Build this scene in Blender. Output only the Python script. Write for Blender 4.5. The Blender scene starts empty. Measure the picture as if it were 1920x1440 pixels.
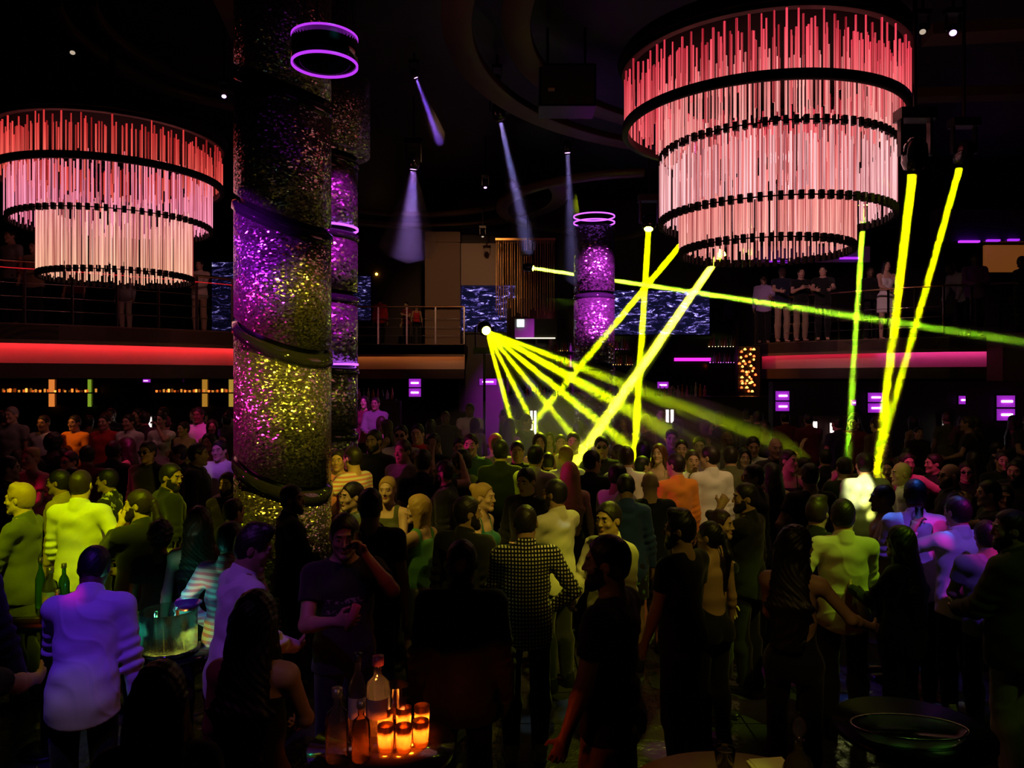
import bpy, bmesh, math, random, time
import numpy as np
from mathutils import Vector, Matrix
T0 = time.time()
SC = bpy.context.scene
COL = SC.collection
PI = math.pi
rnd = random.Random(7)
# ---------------------------------------------------------------- camera
F = 1460.0      # focal length in pixels of the 1920x1440 frame
HC = 2.65       # camera height
HY = 712.0      # horizon row
cam = bpy.data.cameras.new('camera')
cam.sensor_fit = 'HORIZONTAL'; cam.sensor_width = 36.0
cam.lens = 36.0 * F / 1920.0
cam.shift_y = (HY - 720.0) / 1920.0
cam.clip_start = 0.05; cam.clip_end = 200
camo = bpy.data.objects.new('camera', cam); COL.objects.link(camo)
camo.location = (0, 0, HC); camo.rotation_euler = (math.radians(90), 0, 0)
SC.camera = camo
def at(px, py, Y):
    return Vector(((px - 960.0) / F * Y, Y, HC + (HY - py) / F * Y))
def size(npx, Y):
    return npx / F * Y
# ---------------------------------------------------------------- world, exposure, renderer options
w = bpy.data.worlds.new('world'); SC.world = w; w.use_nodes = True
w.node_tree.nodes['Background'].inputs[0].default_value = (0.5, 0.25, 0.9, 1)
w.node_tree.nodes['Background'].inputs[1].default_value = 0.0012
SC.view_settings.view_transform = 'Standard'; SC.view_settings.look = 'None'
SC.view_settings.exposure = 0.0; SC.view_settings.gamma = 1.0
SC.view_settings.use_curve_mapping = False
cy = SC.cycles
cy.max_bounces = 5; cy.diffuse_bounces = 2; cy.glossy_bounces = 3; cy.transmission_bounces = 5
cy.transparent_max_bounces = 12; cy.volume_bounces = 0
cy.caustics_reflective = False; cy.caustics_refractive = False
cy.sample_clamp_indirect = 3.0; cy.sample_clamp_direct = 0.0
cy.use_denoising = True; cy.use_light_tree = True
# ---------------------------------------------------------------- stage light from unseen spots, some of them added fill
def lc(c): return tuple(x for x in c)
YEL = (0.80, 1.0, 0.0); GRN = (0.25, 1.0, 0.03); AMB = (1.0, 0.62, 0.05); PUR = (0.38, 0.10, 1.0); MAG = (1.0, 0.03, 0.62)
RED = (1.0, 0.02, 0.12); BLU = (0.05, 0.2, 1.0); TEA = (0.02, 0.8, 0.7); WHT = (1, 0.9, 0.85); GOLD = (1.0, 0.75, 0.08)
def aim(o, src, dst):
    o.location = src
    o.rotation_euler = (Vector(dst) - Vector(src)).to_track_quat('-Z', 'Y').to_euler()
def spot(src, dst, watts, color, deg, blend=0.4, soft=0.05, gobo=None):
    l = bpy.data.lights.new('spot_light', 'SPOT'); l.energy = watts; l.color = lc(color)
    l.spot_size = math.radians(deg); l.spot_blend = blend; l.shadow_soft_size = soft
    o = bpy.data.objects.new('spot_light', l); COL.objects.link(o); aim(o, src, dst)
    if gobo:
        l.use_nodes = True; nt = l.node_tree; em = nt.nodes['Emission']
        tc = nt.nodes.new('ShaderNodeTexCoord'); vo = nt.nodes.new('ShaderNodeTexVoronoi'); rp = nt.nodes.new('ShaderNodeValToRGB')
        vo.inputs['Scale'].default_value = gobo
        nt.links.new(tc.outputs['Normal'], vo.inputs['Vector']); nt.links.new(vo.outputs['Distance'], rp.inputs[0])
        rp.color_ramp.elements[0].position = 0.30; rp.color_ramp.elements[0].color = (1, 1, 1, 1)
        rp.color_ramp.elements[1].position = 0.42; rp.color_ramp.elements[1].color = (0.02, 0.02, 0.02, 1)
        nt.links.new(rp.outputs[0], em.inputs['Strength'])
    return o
# (source, target, watts, colour, cone degrees, blend, softness, gobo scale)
LIGHTS = [
    # yellow wash over the group round the table by the big column
    ((-1.8, 2.4, 7.0), at(160, 985, 7.0), 1900, YEL, 17, .5, .05, None),
    ((-6.8, 4.0, 5.5), at(150, 960, 6.6), 260, YEL, 16, .5, .05, None),
    # violet and magenta on the shirt backs by the camera
    ((-2.0, 1.6, 6.6), at(195, 1180, 4.8), 560, (.16, .035, 1.0), 13, .8, .05, None),
    ((-3.8, 2.4, 6.2), at(205, 1105, 4.8), 520, (1.0, .01, .65), 7, .8, .02, 22),
    ((-2.2, 1.2, 6.4), at(480, 1110, 4.4), 260, (.42, .10, 1.0), 12, .7, .05, None),
    ((3.4, 2.0, 6.6), at(1790, 1060, 6.1), 700, (.22, .06, 1.0), 11, .5, .05, None),
    ((6.2, 2.4, 6.2), at(1790, 1060, 6.1), 1300, (1.0, .01, .60), 10, .6, .02, 16),
    # green-yellow on the man in the jacket and the one at the picture edge
    ((4.8, 3.6, 7.0), at(1552, 1040, 5.9), 620, (.52, 1.0, .02), 10, .5, .03, None),
    ((4.6, 1.4, 6.6), at(1900, 1060, 5.2), 36, (.55, 1.0, .05), 15, .6, .1, None),
    # the hot spot on a back
    ((3.8, 3.6, 7.2), at(1618, 895, 8.4), 16000, (.95, 1.0, .35), 2.6, .5, .02, None),
    ((3.8, 3.6, 7.2), at(1626, 925, 8.4), 22000, (.95, 1.0, .15), 2.6, .5, .02, 60),
    ((3.8, 3.2, 7.2), at(1622, 905, 8.4), 350, (.75, 1.0, .02), 7, .8, .05, None),
    # amber and yellow over the middle of the floor
    ((3.4, 3.6, 7.2), at(1290, 895, 9.2), 800, (1.0, .62, .20), 15, .8, .05, None),
    ((-3.2, 3.2, 7.2), at(780, 960, 6.9), 950, GOLD, 14, .8, .05, None),
    ((1.9, 1.8, 7.0), at(1010, 1010, 6.2), 700, GOLD, 15, .8, .05, None),
    ((3.0, 2.2, 7.0), at(1160, 990, 5.9), 480, YEL, 9, .8, .05, None),
    ((-1.6, 4.0, 7.2), at(930, 850, 9.5), 900, YEL, 14, .8, .05, 7),
    ((2.8, 2.0, 7.0), at(1330, 1000, 6.2), 330, GOLD, 20, .8, .05, None),
    ((-1.8, .6, 5.2), at(690, 1330, 3.5), 22, (.6, .4, 1.0), 9, .8, .05, None),  # added lavender spot to lift the bottles on the candle table
    ((-3.4, 2.0, 5.0), at(1150, 1100, 3.9), 26, (1.0, .35, .12), 14, .9, .05, None),  # faint warm fill added on the front row
    ((1.2, 1.6, 5.4), at(655, 1060, 4.5), 70, (1.0, .12, .12), 8, .9, .05, None),
    ((2.2, 5.4, 6.4), at(590, 1110, 4.6), 90, (.9, .6, .05), 5, .9, .05, None),
    # back light from the far ceiling on the middle of the crowd
    ((1.6, 16.5, 7.0), at(1020, 850, 10.2), 5500, (.85, 1.0, .02), 13, .8, .1, None),
    ((3.4, 14.5, 7.0), at(1200, 880, 9.5), 2200, (.70, 1.0, .02), 12, .8, .1, None),
    ((2.4, 12.5, 7.4), at(1150, 980, 6.2), 1100, (.85, .95, .03), 17, .8, .1, None),
    ((-2.4, 11.5, 7.4), at(760, 960, 6.8), 600, (.85, .85, .03), 15, .8, .1, None),
    # red and magenta over the crowd on the left
    ((-7.5, 8.0, 6.8), at(100, 860, 9.8), 1400, RED, 26, .6, .05, 8),
    ((-2.8, 7.5, 6.8), at(280, 820, 11.6), 1200, (1.0, .04, .28), 26, .6, .05, 8),
    ((-2.6, 8.0, 6.8), at(270, 800, 12.3), 1300, (.7, .45, 1.0), 7, .6, .05, None),
    ((-9.5, 9.0, 6.8), at(120, 790, 12.4), 900, (1.0, .35, .05), 7, .6, .05, None),
    ((-3.2, 4.0, 6.8), at(410, 870, 10.0), 700, (.6, .12, 1.0), 4.5, .6, .1, None),
    # pink on those behind the near column, and at the right
    ((-1.0, 6.0, 7.0), at(700, 850, 10.0), 1000, (1.0, .06, .25), 13, .6, .05, 10),
    ((-3.2, 9.5, 7.0), at(755, 820, 11.5), 300, (.85, .75, 1.0), 4, .6, .05, None),
    ((4.0, 6.0, 7.0), at(1705, 875, 9.6), 800, (1.0, .04, .30), 9, .6, .05, None),
    ((4.0, 6.0, 7.0), at(1440, 845, 10.6), 700, (1.0, .35, .40), 12, .6, .05, 10),
    # dim fill added to lift the balconies and the far wall
    ((2.0, 12.0, 7.6), at(1560, 560, 21), 1100, (1.0, .45, .50), 26, .8, .1, None),
    ((-3.0, 10.0, 7.6), at(250, 540, 17), 200, (1.0, .35, .35), 34, .8, .1, None),
    ((-1.0, 12.0, 7.6), at(860, 560, 23), 900, (1.0, .50, .22), 26, .8, .1, None),
    # coloured patches on the floor
    ((4.2, 7.0, 7.0), (3.45, 6.5, 0), 1800, BLU, 13, .3, .03, 14),
    ((4.0, 7.5, 7.0), (4.3, 8.6, 0), 450, (.5, .1, 1.0), 13, .3, .03, 14),
    ((-1.5, 6.2, 7.0), (-1.15, 6.7, 0), 420, TEA, 6, .3, .03, 20),
    ((1.0, 7.2, 7.0), (1.15, 5.9, 0), 900, MAG, 9, .3, .03, 16),
    ((0.4, 7.0, 7.0), (.3, 6.3, 0), 400, (.5, .9, 1.0), 9, .3, .03, 16),
    ((1.6, .8, 4.6), at(1445, 1436, 2.98), 90, (.85, 1.0, .05), 8, .8, .02, None),  # from here, small spots added on tables, bottles, an arm and women
    ((.2, 1.2, 5.0), at(1380, 1410, 3.0), 70, (1.0, .6, .08), 16, .8, .05, None),
    ((3.2, 2.6, 5.6), at(1705, 1390, 3.62), 260, (.40, 1.0, .12), 7, .8, .02, 30),
    ((-3.2, 3.2, 5.8), at(95, 1110, 5.6), 240, YEL, 7, .8, .02, None),
    ((-1.6, 2.2, 5.0), at(90, 1220, 3.9), 50, GOLD, 10, .8, .05, None),
    ((.9, 1.2, 5.0), at(1530, 1170, 4.75), 75, (1.0, .62, .12), 11, .9, .05, None),
    ((1.0, 1.6, 3.6), at(590, 1290, 3.3), 22, (1.0, .42, .10), 14, .9, .05, None),
    ((-2.6, .8, 4.6), at(420, 1290, 3.2), 16, (.8, .1, .7), 10, .9, .05, None),
    # column washes
    ((-6.5, 4.0, 5.6), at(465, 500, 7.8), 3200, (.50, .02, 1.0), 15, .6, .03, None),
    ((-7.0, 6.0, 3.0), at(450, 700, 7.8), 900, (1.0, .02, .40), 26, .6, .03, None),
    ((1.0, 3.5, 6.6), at(575, 740, 7.8), 1500, (.95, .72, .03), 20, .7, .03, None),
    ((-.2, 2.5, 3.2), at(580, 760, 7.6), 260, (.80, .80, .04), 20, .7, .03, None),
    ((-1.0, 8.5, 7.6), at(650, 500, 11.4), 1800, (.85, .03, 1.0), 26, .6, .03, None),
    ((3.4, 12.2, 7.6), at(1112, 560, 18.5), 16000, (.80, .06, 1.0), 18, .8, .03, None),
]
for L in LIGHTS: spot(*L)
# ---------------------------------------------------------------- helpers
def tag(o, label, cat, group=None, kind=None):
    o['label'] = label; o['category'] = cat
    if group: o['group'] = group
    if kind: o['kind'] = kind
    return o
def empty(name, loc=(0, 0, 0), rz=0.0, parent=None):
    o = bpy.data.objects.new(name, None); COL.objects.link(o); o.location = loc; o.rotation_euler = (0, 0, rz)
    o.empty_display_size = .1
    if parent: o.parent = parent
    return o
def new_obj(name, me, m=None, parent=None):
    o = bpy.data.objects.new(name, me); COL.objects.link(o)
    if m is not None:
        for k in (m if isinstance(m, (list, tuple)) else [m]): me.materials.append(k)
    if parent: o.parent = parent
    return o
class MB:
    """collects boxes, tubes and turned shapes into one mesh"""
    def __init__(s): s.v = []; s.f = []; s.smooth = []
    def add(s, vs, fs, sm=False):
        n = len(s.v); s.v += [tuple(v) for v in vs]; s.f += [tuple(i + n for i in f) for f in fs]; s.smooth += [sm] * len(fs)
        return s
    def box(s, c, d, rz=0.0, R=None):
        M = Matrix.Rotation(rz, 3, 'Z') if R is None else R
        vs = [Vector(c) + M @ Vector((x * d[0] / 2, y * d[1] / 2, z * d[2] / 2)) for x in (-1, 1) for y in (-1, 1) for z in (-1, 1)]
        return s.add(vs, [(0, 1, 3, 2), (4, 6, 7, 5), (0, 4, 5, 1), (2, 3, 7, 6), (0, 2, 6, 4), (1, 5, 7, 3)])
    def prism(s, pts, z0, z1):
        n = len(pts); vs = [(p[0], p[1], z0) for p in pts] + [(p[0], p[1], z1) for p in pts]
        return s.add(vs, [tuple(range(n))[::-1], tuple(range(n, 2 * n))] + [(i, (i + 1) % n, n + (i + 1) % n, n + i) for i in range(n)])
    def tube(s, pts, r, n=8, caps=True):
        pts = [Vector(p) for p in pts]; m = len(pts); rs = r if isinstance(r, (list, tuple)) else [r] * m
        vs = []; up = Vector((0, 0, 1))
        for i, p in enumerate(pts):
            t = (pts[min(i + 1, m - 1)] - pts[max(i - 1, 0)]).normalized()
            a = t.cross(up if abs(t.z) < .95 else Vector((0, 1, 0))).normalized(); b = t.cross(a).normalized()
            vs += [p + (a * math.cos(2 * PI * k / n) + b * math.sin(2 * PI * k / n)) * rs[i] for k in range(n)]
        fs = [(i * n + k, i * n + (k + 1) % n, (i + 1) * n + (k + 1) % n, (i + 1) * n + k) for i in range(m - 1) for k in range(n)]
        s.add(vs, fs, True)
        if caps: s.f += []; s.add(vs[:n], [tuple(range(n))]); s.add(vs[-n:], [tuple(range(n))[::-1]])
        return s
    def lathe(s, prof, c=(0, 0, 0), n=24, a0=0.0, a1=2 * PI, sx=1.0, sy=1.0):
        full = abs(a1 - a0 - 2 * PI) < 1e-6; k = n if full else n + 1; vs = []
        for r, z in prof:
            for i in range(k):
                a = a0 + (a1 - a0) * i / n
                vs.append((c[0] + r * sx * math.cos(a), c[1] + r * sy * math.sin(a), c[2] + z))
        fs = []
        for j in range(len(prof) - 1):
            for i in range(n):
                i2 = (i + 1) % k
                fs.append((j * k + i, j * k + i2, (j + 1) * k + i2, (j + 1) * k + i))
        return s.add(vs, fs, True)
    def build(s, name, m=None, parent=None):
        me = bpy.data.meshes.new(name); me.from_pydata(s.v, [], s.f)
        me.polygons.foreach_set('use_smooth', s.smooth); me.update()
        return new_obj(name, me, m, parent)
def struct(mb, name, m):
    o = mb.build(name, m); o['kind'] = 'structure'; return o
# ---------------------------------------------------------------- materials
MC = {}
def mat(name, col=(.5, .5, .5), rough=.6, metal=0.0, emit=None, estr=0.0, bump=None, trans=0.0, ior=1.45, spec=.5, sheen=0.0, coat=0.0):
    if name in MC: return MC[name]
    m = bpy.data.materials.new(name); m.use_nodes = True; nt = m.node_tree; b = nt.nodes['Principled BSDF']
    b.inputs['Base Color'].default_value = (*col, 1); b.inputs['Roughness'].default_value = rough
    b.inputs['Metallic'].default_value = metal; b.inputs['IOR'].default_value = ior
    b.inputs['Specular IOR Level'].default_value = spec; b.inputs['Transmission Weight'].default_value = trans
    b.inputs['Sheen Weight'].default_value = sheen; b.inputs['Coat Weight'].default_value = coat
    if emit: b.inputs['Emission Color'].default_value = (*emit, 1); b.inputs['Emission Strength'].default_value = estr
    if bump:
        kind, sc, st, dist = bump
        tc = nt.nodes.new('ShaderNodeTexCoord'); mp = nt.nodes.new('ShaderNodeMapping'); nt.links.new(tc.outputs['Object'], mp.inputs[0])
        t = nt.nodes.new('ShaderNodeTexVoronoi' if kind == 'vor' else 'ShaderNodeTexNoise')
        mp.inputs['Scale'].default_value = sc if isinstance(sc, tuple) else (sc, sc, sc)
        t.inputs['Scale'].default_value = 1.0
        nt.links.new(mp.outputs[0], t.inputs['Vector'])
        bn = nt.nodes.new('ShaderNodeBump'); bn.inputs['Strength'].default_value = st; bn.inputs['Distance'].default_value = dist
        nt.links.new(t.outputs[0], bn.inputs['Height']); nt.links.new(bn.outputs[0], b.inputs['Normal'])
    MC[name] = m; return m
def thin_glass(name, tint=(.9, .95, .95), trl=0.0, rough=.04, refl=.9):
    if name in MC: return MC[name]
    m = bpy.data.materials.new(name); m.use_nodes = True; nt = m.node_tree; nt.nodes.remove(nt.nodes['Principled BSDF']); out = nt.nodes['Material Output']
    t = nt.nodes.new('ShaderNodeBsdfTransparent'); t.inputs[0].default_value = (*tint, 1); g = nt.nodes.new('ShaderNodeBsdfGlossy'); g.inputs['Roughness'].default_value = rough; g.inputs[0].default_value = (refl, refl, refl, 1)
    l = nt.nodes.new('ShaderNodeBsdfTranslucent'); l.inputs[0].default_value = (*tint, 1); mx0 = nt.nodes.new('ShaderNodeMixShader'); mx0.inputs[0].default_value = trl
    nt.links.new(t.outputs[0], mx0.inputs[1]); nt.links.new(l.outputs[0], mx0.inputs[2])
    lw = nt.nodes.new('ShaderNodeLayerWeight'); lw.inputs[0].default_value = .16; mx = nt.nodes.new('ShaderNodeMixShader')
    nt.links.new(lw.outputs['Fresnel'], mx.inputs[0]); nt.links.new(mx0.outputs[0], mx.inputs[1]); nt.links.new(g.outputs[0], mx.inputs[2]); nt.links.new(mx.outputs[0], out.inputs[0])
    MC[name] = m; return m
def node(m, t): return m.node_tree.nodes.new(t)
def link(m, a, b): m.node_tree.links.new(a, b)
# ---------------------------------------------------------------- figures: bodies grown from smooth-blended limbs
def surface_nets(V, X, Y, Z):
    s = V < 0; nx, ny, nz = V.shape
    c = np.zeros((nx - 1, ny - 1, nz - 1), np.uint8)
    for i in (0, 1):
        for j in (0, 1):
            for k in (0, 1): c += s[i:nx - 1 + i, j:ny - 1 + j, k:nz - 1 + k]
    act = (c > 0) & (c < 8); idx = np.argwhere(act)
    if len(idx) == 0: return np.zeros((0, 3)), np.zeros((0, 4), int)
    vid = np.full(act.shape, -1, np.int32); vid[act] = np.arange(len(idx))
    P = np.zeros((len(idx), 3), np.float32); cnt = np.zeros(len(idx), np.float32)
    ii, jj, kk = idx.T
    corners = [(i, j, k) for i in (0, 1) for j in (0, 1) for k in (0, 1)]
    for a in corners:
        for ax in range(3):
            if a[ax]: continue
            b = list(a); b[ax] = 1
            va = V[ii + a[0], jj + a[1], kk + a[2]]; vb = V[ii + b[0], jj + b[1], kk + b[2]]
            m = (va < 0) != (vb < 0); t = np.where(m, va / np.where(m, va - vb, 1), 0)
            for d in range(3): P[:, d] += np.where(m, a[d] + (t if d == ax else 0), 0)
            cnt += m
    P /= cnt[:, None]; P += idx
    out = np.stack([np.interp(P[:, 0], np.arange(nx), X), np.interp(P[:, 1], np.arange(ny), Y), np.interp(P[:, 2], np.arange(nz), Z)], 1)
    quads = []
    for ax in range(3):
        sl0 = [slice(1, -1)] * 3; sl1 = [slice(1, -1)] * 3; sl0[ax] = slice(0, -1); sl1[ax] = slice(1, None)
        A = s[tuple(sl0)]; B = s[tuple(sl1)]; m = A != B; e = np.argwhere(m)
        if len(e) == 0: continue
        e = e + np.array([0 if d == ax else 1 for d in range(3)]); o1, o2 = [d for d in range(3) if d != ax]
        def cell(d1, d2):
            q = e.copy(); q[:, o1] -= d1; q[:, o2] -= d2
            return vid[q[:, 0], q[:, 1], q[:, 2]]
        q = np.stack([cell(1, 1), cell(0, 1), cell(0, 0), cell(1, 0)], 1)
        flip = A[m] if ax != 1 else ~A[m]
        q[~flip] = q[~flip][:, ::-1]
        quads.append(q)
    return out, np.concatenate(quads)
def axis(lo, hi, h, fine=None):
    """sample positions from lo to hi in steps of h, finer (fine[2]) between fine[0] and fine[1]"""
    xs = [lo]
    while xs[-1] < hi:
        x = xs[-1]; xs.append(x + (fine[2] if fine and fine[0] - h <= x < fine[1] else h))
    return np.array(xs, np.float32)
class Field:
    def __init__(s, X, Y, Z):
        s.X, s.Y, s.Z = X, Y, Z; s.V = np.full((len(X), len(Y), len(Z)), .06, np.float32)
    def sub(s, lo, hi):
        r = []
        for a, l, h in zip((s.X, s.Y, s.Z), lo, hi):
            i = np.searchsorted(a, l); j = np.searchsorted(a, h, 'right')
            r.append(slice(max(i - 1, 0), min(j + 1, len(a))))
        return tuple(r)
    def cone(s, a, b, ra, rb=None, k=.02, ux=None, op='u', grow=0.0, bump=None):
        """limb from a to b; radii (x, y) at each end; ux is the direction of the x radius"""
        a = np.array(a, float); b = np.array(b, float)
        if rb is None: rb = ra
        ra = np.array(ra if isinstance(ra, (tuple, list)) else (ra, ra), float) + grow
        rb = np.array(rb if isinstance(rb, (tuple, list)) else (rb, rb), float) + grow
        rm = max(ra.max(), rb.max()) + k + .03
        r = s.sub(np.minimum(a, b) - rm, np.maximum(a, b) + rm)
        x = s.X[r[0]][:, None, None] - a[0]; y = s.Y[r[1]][None, :, None] - a[1]; z = s.Z[r[2]][None, None, :] - a[2]
        if x.size == 0 or y.size == 0 or z.size == 0: return
        d = b - a; L = np.linalg.norm(d)
        w = d / L if L > 1e-6 else np.array((0, 0, 1.)); u = np.array(ux if ux is not None else (1, 0, 0), float)
        u = u - w * u.dot(w)
        if np.linalg.norm(u) < 1e-3: u = np.array((0, 1., 0)) - w * w[1]
        u /= np.linalg.norm(u); v = np.cross(w, u)
        cw = x * w[0] + y * w[1] + z * w[2]; t = np.clip(cw / max(L, 1e-6), 0, 1)
        e = cw - t * L; rx = ra[0] + (rb[0] - ra[0]) * t; ry = ra[1] + (rb[1] - ra[1]) * t; mn = np.minimum(rx, ry)
        q = np.sqrt(((x * u[0] + y * u[1] + z * u[2]) / rx) ** 2 + ((x * v[0] + y * v[1] + z * v[2]) / ry) ** 2 + (e / mn) ** 2)
        D = (q - 1) * mn
        s.mix(r, D, k, op)
    def ell(s, c, rad, k=.02, R=None, op='u', grow=0.0):
        c = np.array(c, float); rad = np.array(rad if isinstance(rad, (tuple, list)) else (rad,) * 3, float) + grow
        rm = rad.max() + k + .03; r = s.sub(c - rm, c + rm)
        x = s.X[r[0]][:, None, None] - c[0]; y = s.Y[r[1]][None, :, None] - c[1]; z = s.Z[r[2]][None, None, :] - c[2]
        if x.size == 0 or y.size == 0 or z.size == 0: return
        if R is not None:
            R = np.array(R, float)
            x, y, z = (x * R[0, 0] + y * R[1, 0] + z * R[2, 0], x * R[0, 1] + y * R[1, 1] + z * R[2, 1], x * R[0, 2] + y * R[1, 2] + z * R[2, 2])
        k0 = np.sqrt((x / rad[0]) ** 2 + (y / rad[1]) ** 2 + (z / rad[2]) ** 2)
        k1 = np.sqrt((x / rad[0] ** 2) ** 2 + (y / rad[1] ** 2) ** 2 + (z / rad[2] ** 2) ** 2) + 1e-9
        D = k0 * (k0 - 1) / k1
        D = np.where(k0 < .05, -rad.min(), D)
        s.mix(r, D, k, op)
    def mix(s, r, D, k, op):
        V = s.V[r]
        if op == 'u':
            h = np.clip(k - np.abs(V - D), 0, None) / max(k, 1e-6); s.V[r] = np.minimum(V, D) - h * h * k * .25
        elif op == 's':
            h = np.clip(k - np.abs(V + D), 0, None) / max(k, 1e-6); s.V[r] = np.maximum(V, -D) + h * h * k * .25
    def plane(s, n, c):
        """keep points with n.p < c"""
        n = np.array(n, float); n /= np.linalg.norm(n)
        D = s.X[:, None, None] * n[0] + s.Y[None, :, None] * n[1] + s.Z[None, None, :] * n[2] - c
        s.V = np.maximum(s.V, D.astype(np.float32))
    def wrinkle(s, amp, f=1.0, ph=0.0):
        x = s.X[:, None, None]; y = s.Y[None, :, None]; z = s.Z[None, None, :]
        a = np.sin(f * (46 * z + 13 * x) + 2.2 * np.sin(f * (11 * x + 9 * y) + ph) + ph)
        b = np.sin(f * (31 * z - 22 * x + 12 * y) + 1.7 * np.sin(f * 14 * z + 2 * ph) + 2 * ph)
        c = np.sin(f * (17 * x + 19 * y) + 2.0 * np.sin(f * 8 * z + ph))
        d = 1 - 2 * np.abs(np.sin(f * (15 * z + 21 * x * np.sin(3 * y + ph) + 9 * y) + 1.3 * np.sin(f * (9 * z - 13 * x) + ph)))
        s.V = s.V + (amp * (.35 * a * (.5 + .5 * c) + .45 * b * np.abs(c) - .75 * np.maximum(d, 0) ** 2 * (.5 + .5 * np.sin(7 * x + 5 * z + ph)) + .1)).astype(np.float32)
    def mesh(s, name, P=None):
        s.V[0] = s.V[-1] = .05; s.V[:, 0] = s.V[:, -1] = .05; s.V[:, :, 0] = s.V[:, :, -1] = .05
        v, q = surface_nets(s.V, s.X, s.Y, s.Z)
        me = bpy.data.meshes.new(name)
        me.vertices.add(len(v)); me.vertices.foreach_set('co', v.astype(np.float32).ravel())
        me.loops.add(q.size); me.loops.foreach_set('vertex_index', q.astype(np.int32).ravel())
        me.polygons.add(len(q)); me.polygons.foreach_set('loop_start', np.arange(0, q.size, 4, dtype=np.int32))
        me.polygons.foreach_set('use_smooth', np.ones(len(q), bool))
        me.update(calc_edges=True)
        return me, v, q
def vv(*a): return np.array(a, float)
def rotx(a): c, s = math.cos(a), math.sin(a); return np.array([[1, 0, 0], [0, c, -s], [0, s, c]])
def rotz(a): c, s = math.cos(a), math.sin(a); return np.array([[c, -s, 0], [s, c, 0], [0, 0, 1]])
def roty(a): c, s = math.cos(a), math.sin(a); return np.array([[c, 0, s], [0, 1, 0], [-s, 0, c]])
def ik(S, T, l1, l2, pole):
    d = T - S; L = np.linalg.norm(d); Lc = min(L, (l1 + l2) * .995); dn = d / L
    T = S + dn * Lc; a = (l1 * l1 - l2 * l2 + Lc * Lc) / (2 * Lc); h = math.sqrt(max(l1 * l1 - a * a, 1e-6))
    p = pole - dn * pole.dot(dn); p /= np.linalg.norm(p) + 1e-9
    return S + dn * a + p * h, T
# hand goal, elbow direction (for the figure's right arm; x is mirrored for its left arm), finger curl
ARM = {
    'down': ((.25, .03, .85), (.4, -1, 0), .25), 'relax': ((.25, .12, .90), (.5, -1, 0), .35),
    'front': ((.08, .30, 1.08), (.7, -.4, -.6), .7), 'drink': ((.12, .34, 1.24), (.6, -.2, -1), .9),
    'chin': ((.045, .165, 1.50), (.5, .1, -1), .9), 'mouth': ((.07, .21, 1.56), (.7, .2, -1), .9),
    'up': ((.26, .22, 1.80), (.9, .3, -.4), .4), 'out': ((.52, .30, 1.22), (.3, -.6, -1), .5),
    'side': ((.66, .12, 1.30), (.2, -.4, -1), .3), 'hip': ((.17, .06, 1.02), (1, -.6, 0), .6), 'pocket': ((.20, .06, .93), (.8, -1, 0), .8),
    'rail': ((.16, .42, 1.16), (.7, -.3, -.8), .6), 'back': ((.10, -.16, .95), (1, -.4, 0), .5),
    'table': ((.22, .42, .98), (.6, -.6, -.3), .5), 'clasp': ((.02, .30, 1.10), (.9, -.3, -.5), .8), 'raised': ((.34, .30, 1.62), (.9, -.2, -.9), .4),
}
class Pose:
    def __init__(p, sex='m', arms=('down', 'down'), lean=0.0, roll=0.0, hyaw=0.0, hpitch=0.0, hroll=0.0, stance=0, seat=False, bulk=1.0):
        p.sex = sex; f = sex == 'f'; p.f = f; p.bulk = bulk
        sh = .158 if f else .183
        R = rotx(-math.radians(lean)) @ roty(math.radians(roll)); piv = vv(0, 0, .95)
        U = lambda q: R @ (np.array(q, float) - piv) + piv
        p.R = R; p.U = U
        p.pel = vv(0, -.005, .95)
        p.neck = U((0, -.02, 1.485)); p.HR = R @ rotz(math.radians(hyaw)) @ rotx(math.radians(hpitch)) @ roty(math.radians(hroll))
        p.hc = U((0, .0, 1.565)) + (p.HR @ vv(0, .018, .075)); p.hs = .93 if f else .98
        p.arms = []
        l1, l2 = (.27, .235) if f else (.292, .255)
        for sgn, name in ((-1, arms[0]), (1, arms[1])):
            t, pole, curl = ARM[name] if isinstance(name, str) else name
            S = U((sgn * sh, -.012, 1.425)); T = U((sgn * t[0], t[1], t[2])); E, W = ik(S, T, l1, l2, R @ vv(sgn * pole[0], pole[1], pole[2]))
            p.arms.append((sgn, S, E, W, curl))
        p.legs = []
        st = {0: ((0, 0), (0, 0)), 1: ((.03, .05), (-.02, -.10)), 2: ((.06, -.02), (.05, .06)), 3: ((0, .12), (0, -.14))}[stance]
        for sgn, (dx, dy) in ((-1, st[0]), (1, st[1])):
            hip = vv(sgn * .092, 0, .92); ank = vv(sgn * (.10 + dx), -.03 + dy, .085); kn = (hip + ank) / 2 + vv(sgn * .008, .03 + abs(dy) * .15, .02)
            if seat: hip = vv(sgn * .1, 0, .92); kn = vv(sgn * .13, .42, .90); ank = vv(sgn * .14, .40, .48)
            p.legs.append((sgn, hip, kn, ank))
    def head(p, q): return p.hc + p.HR @ (np.array(q, float) * p.hs)
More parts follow.
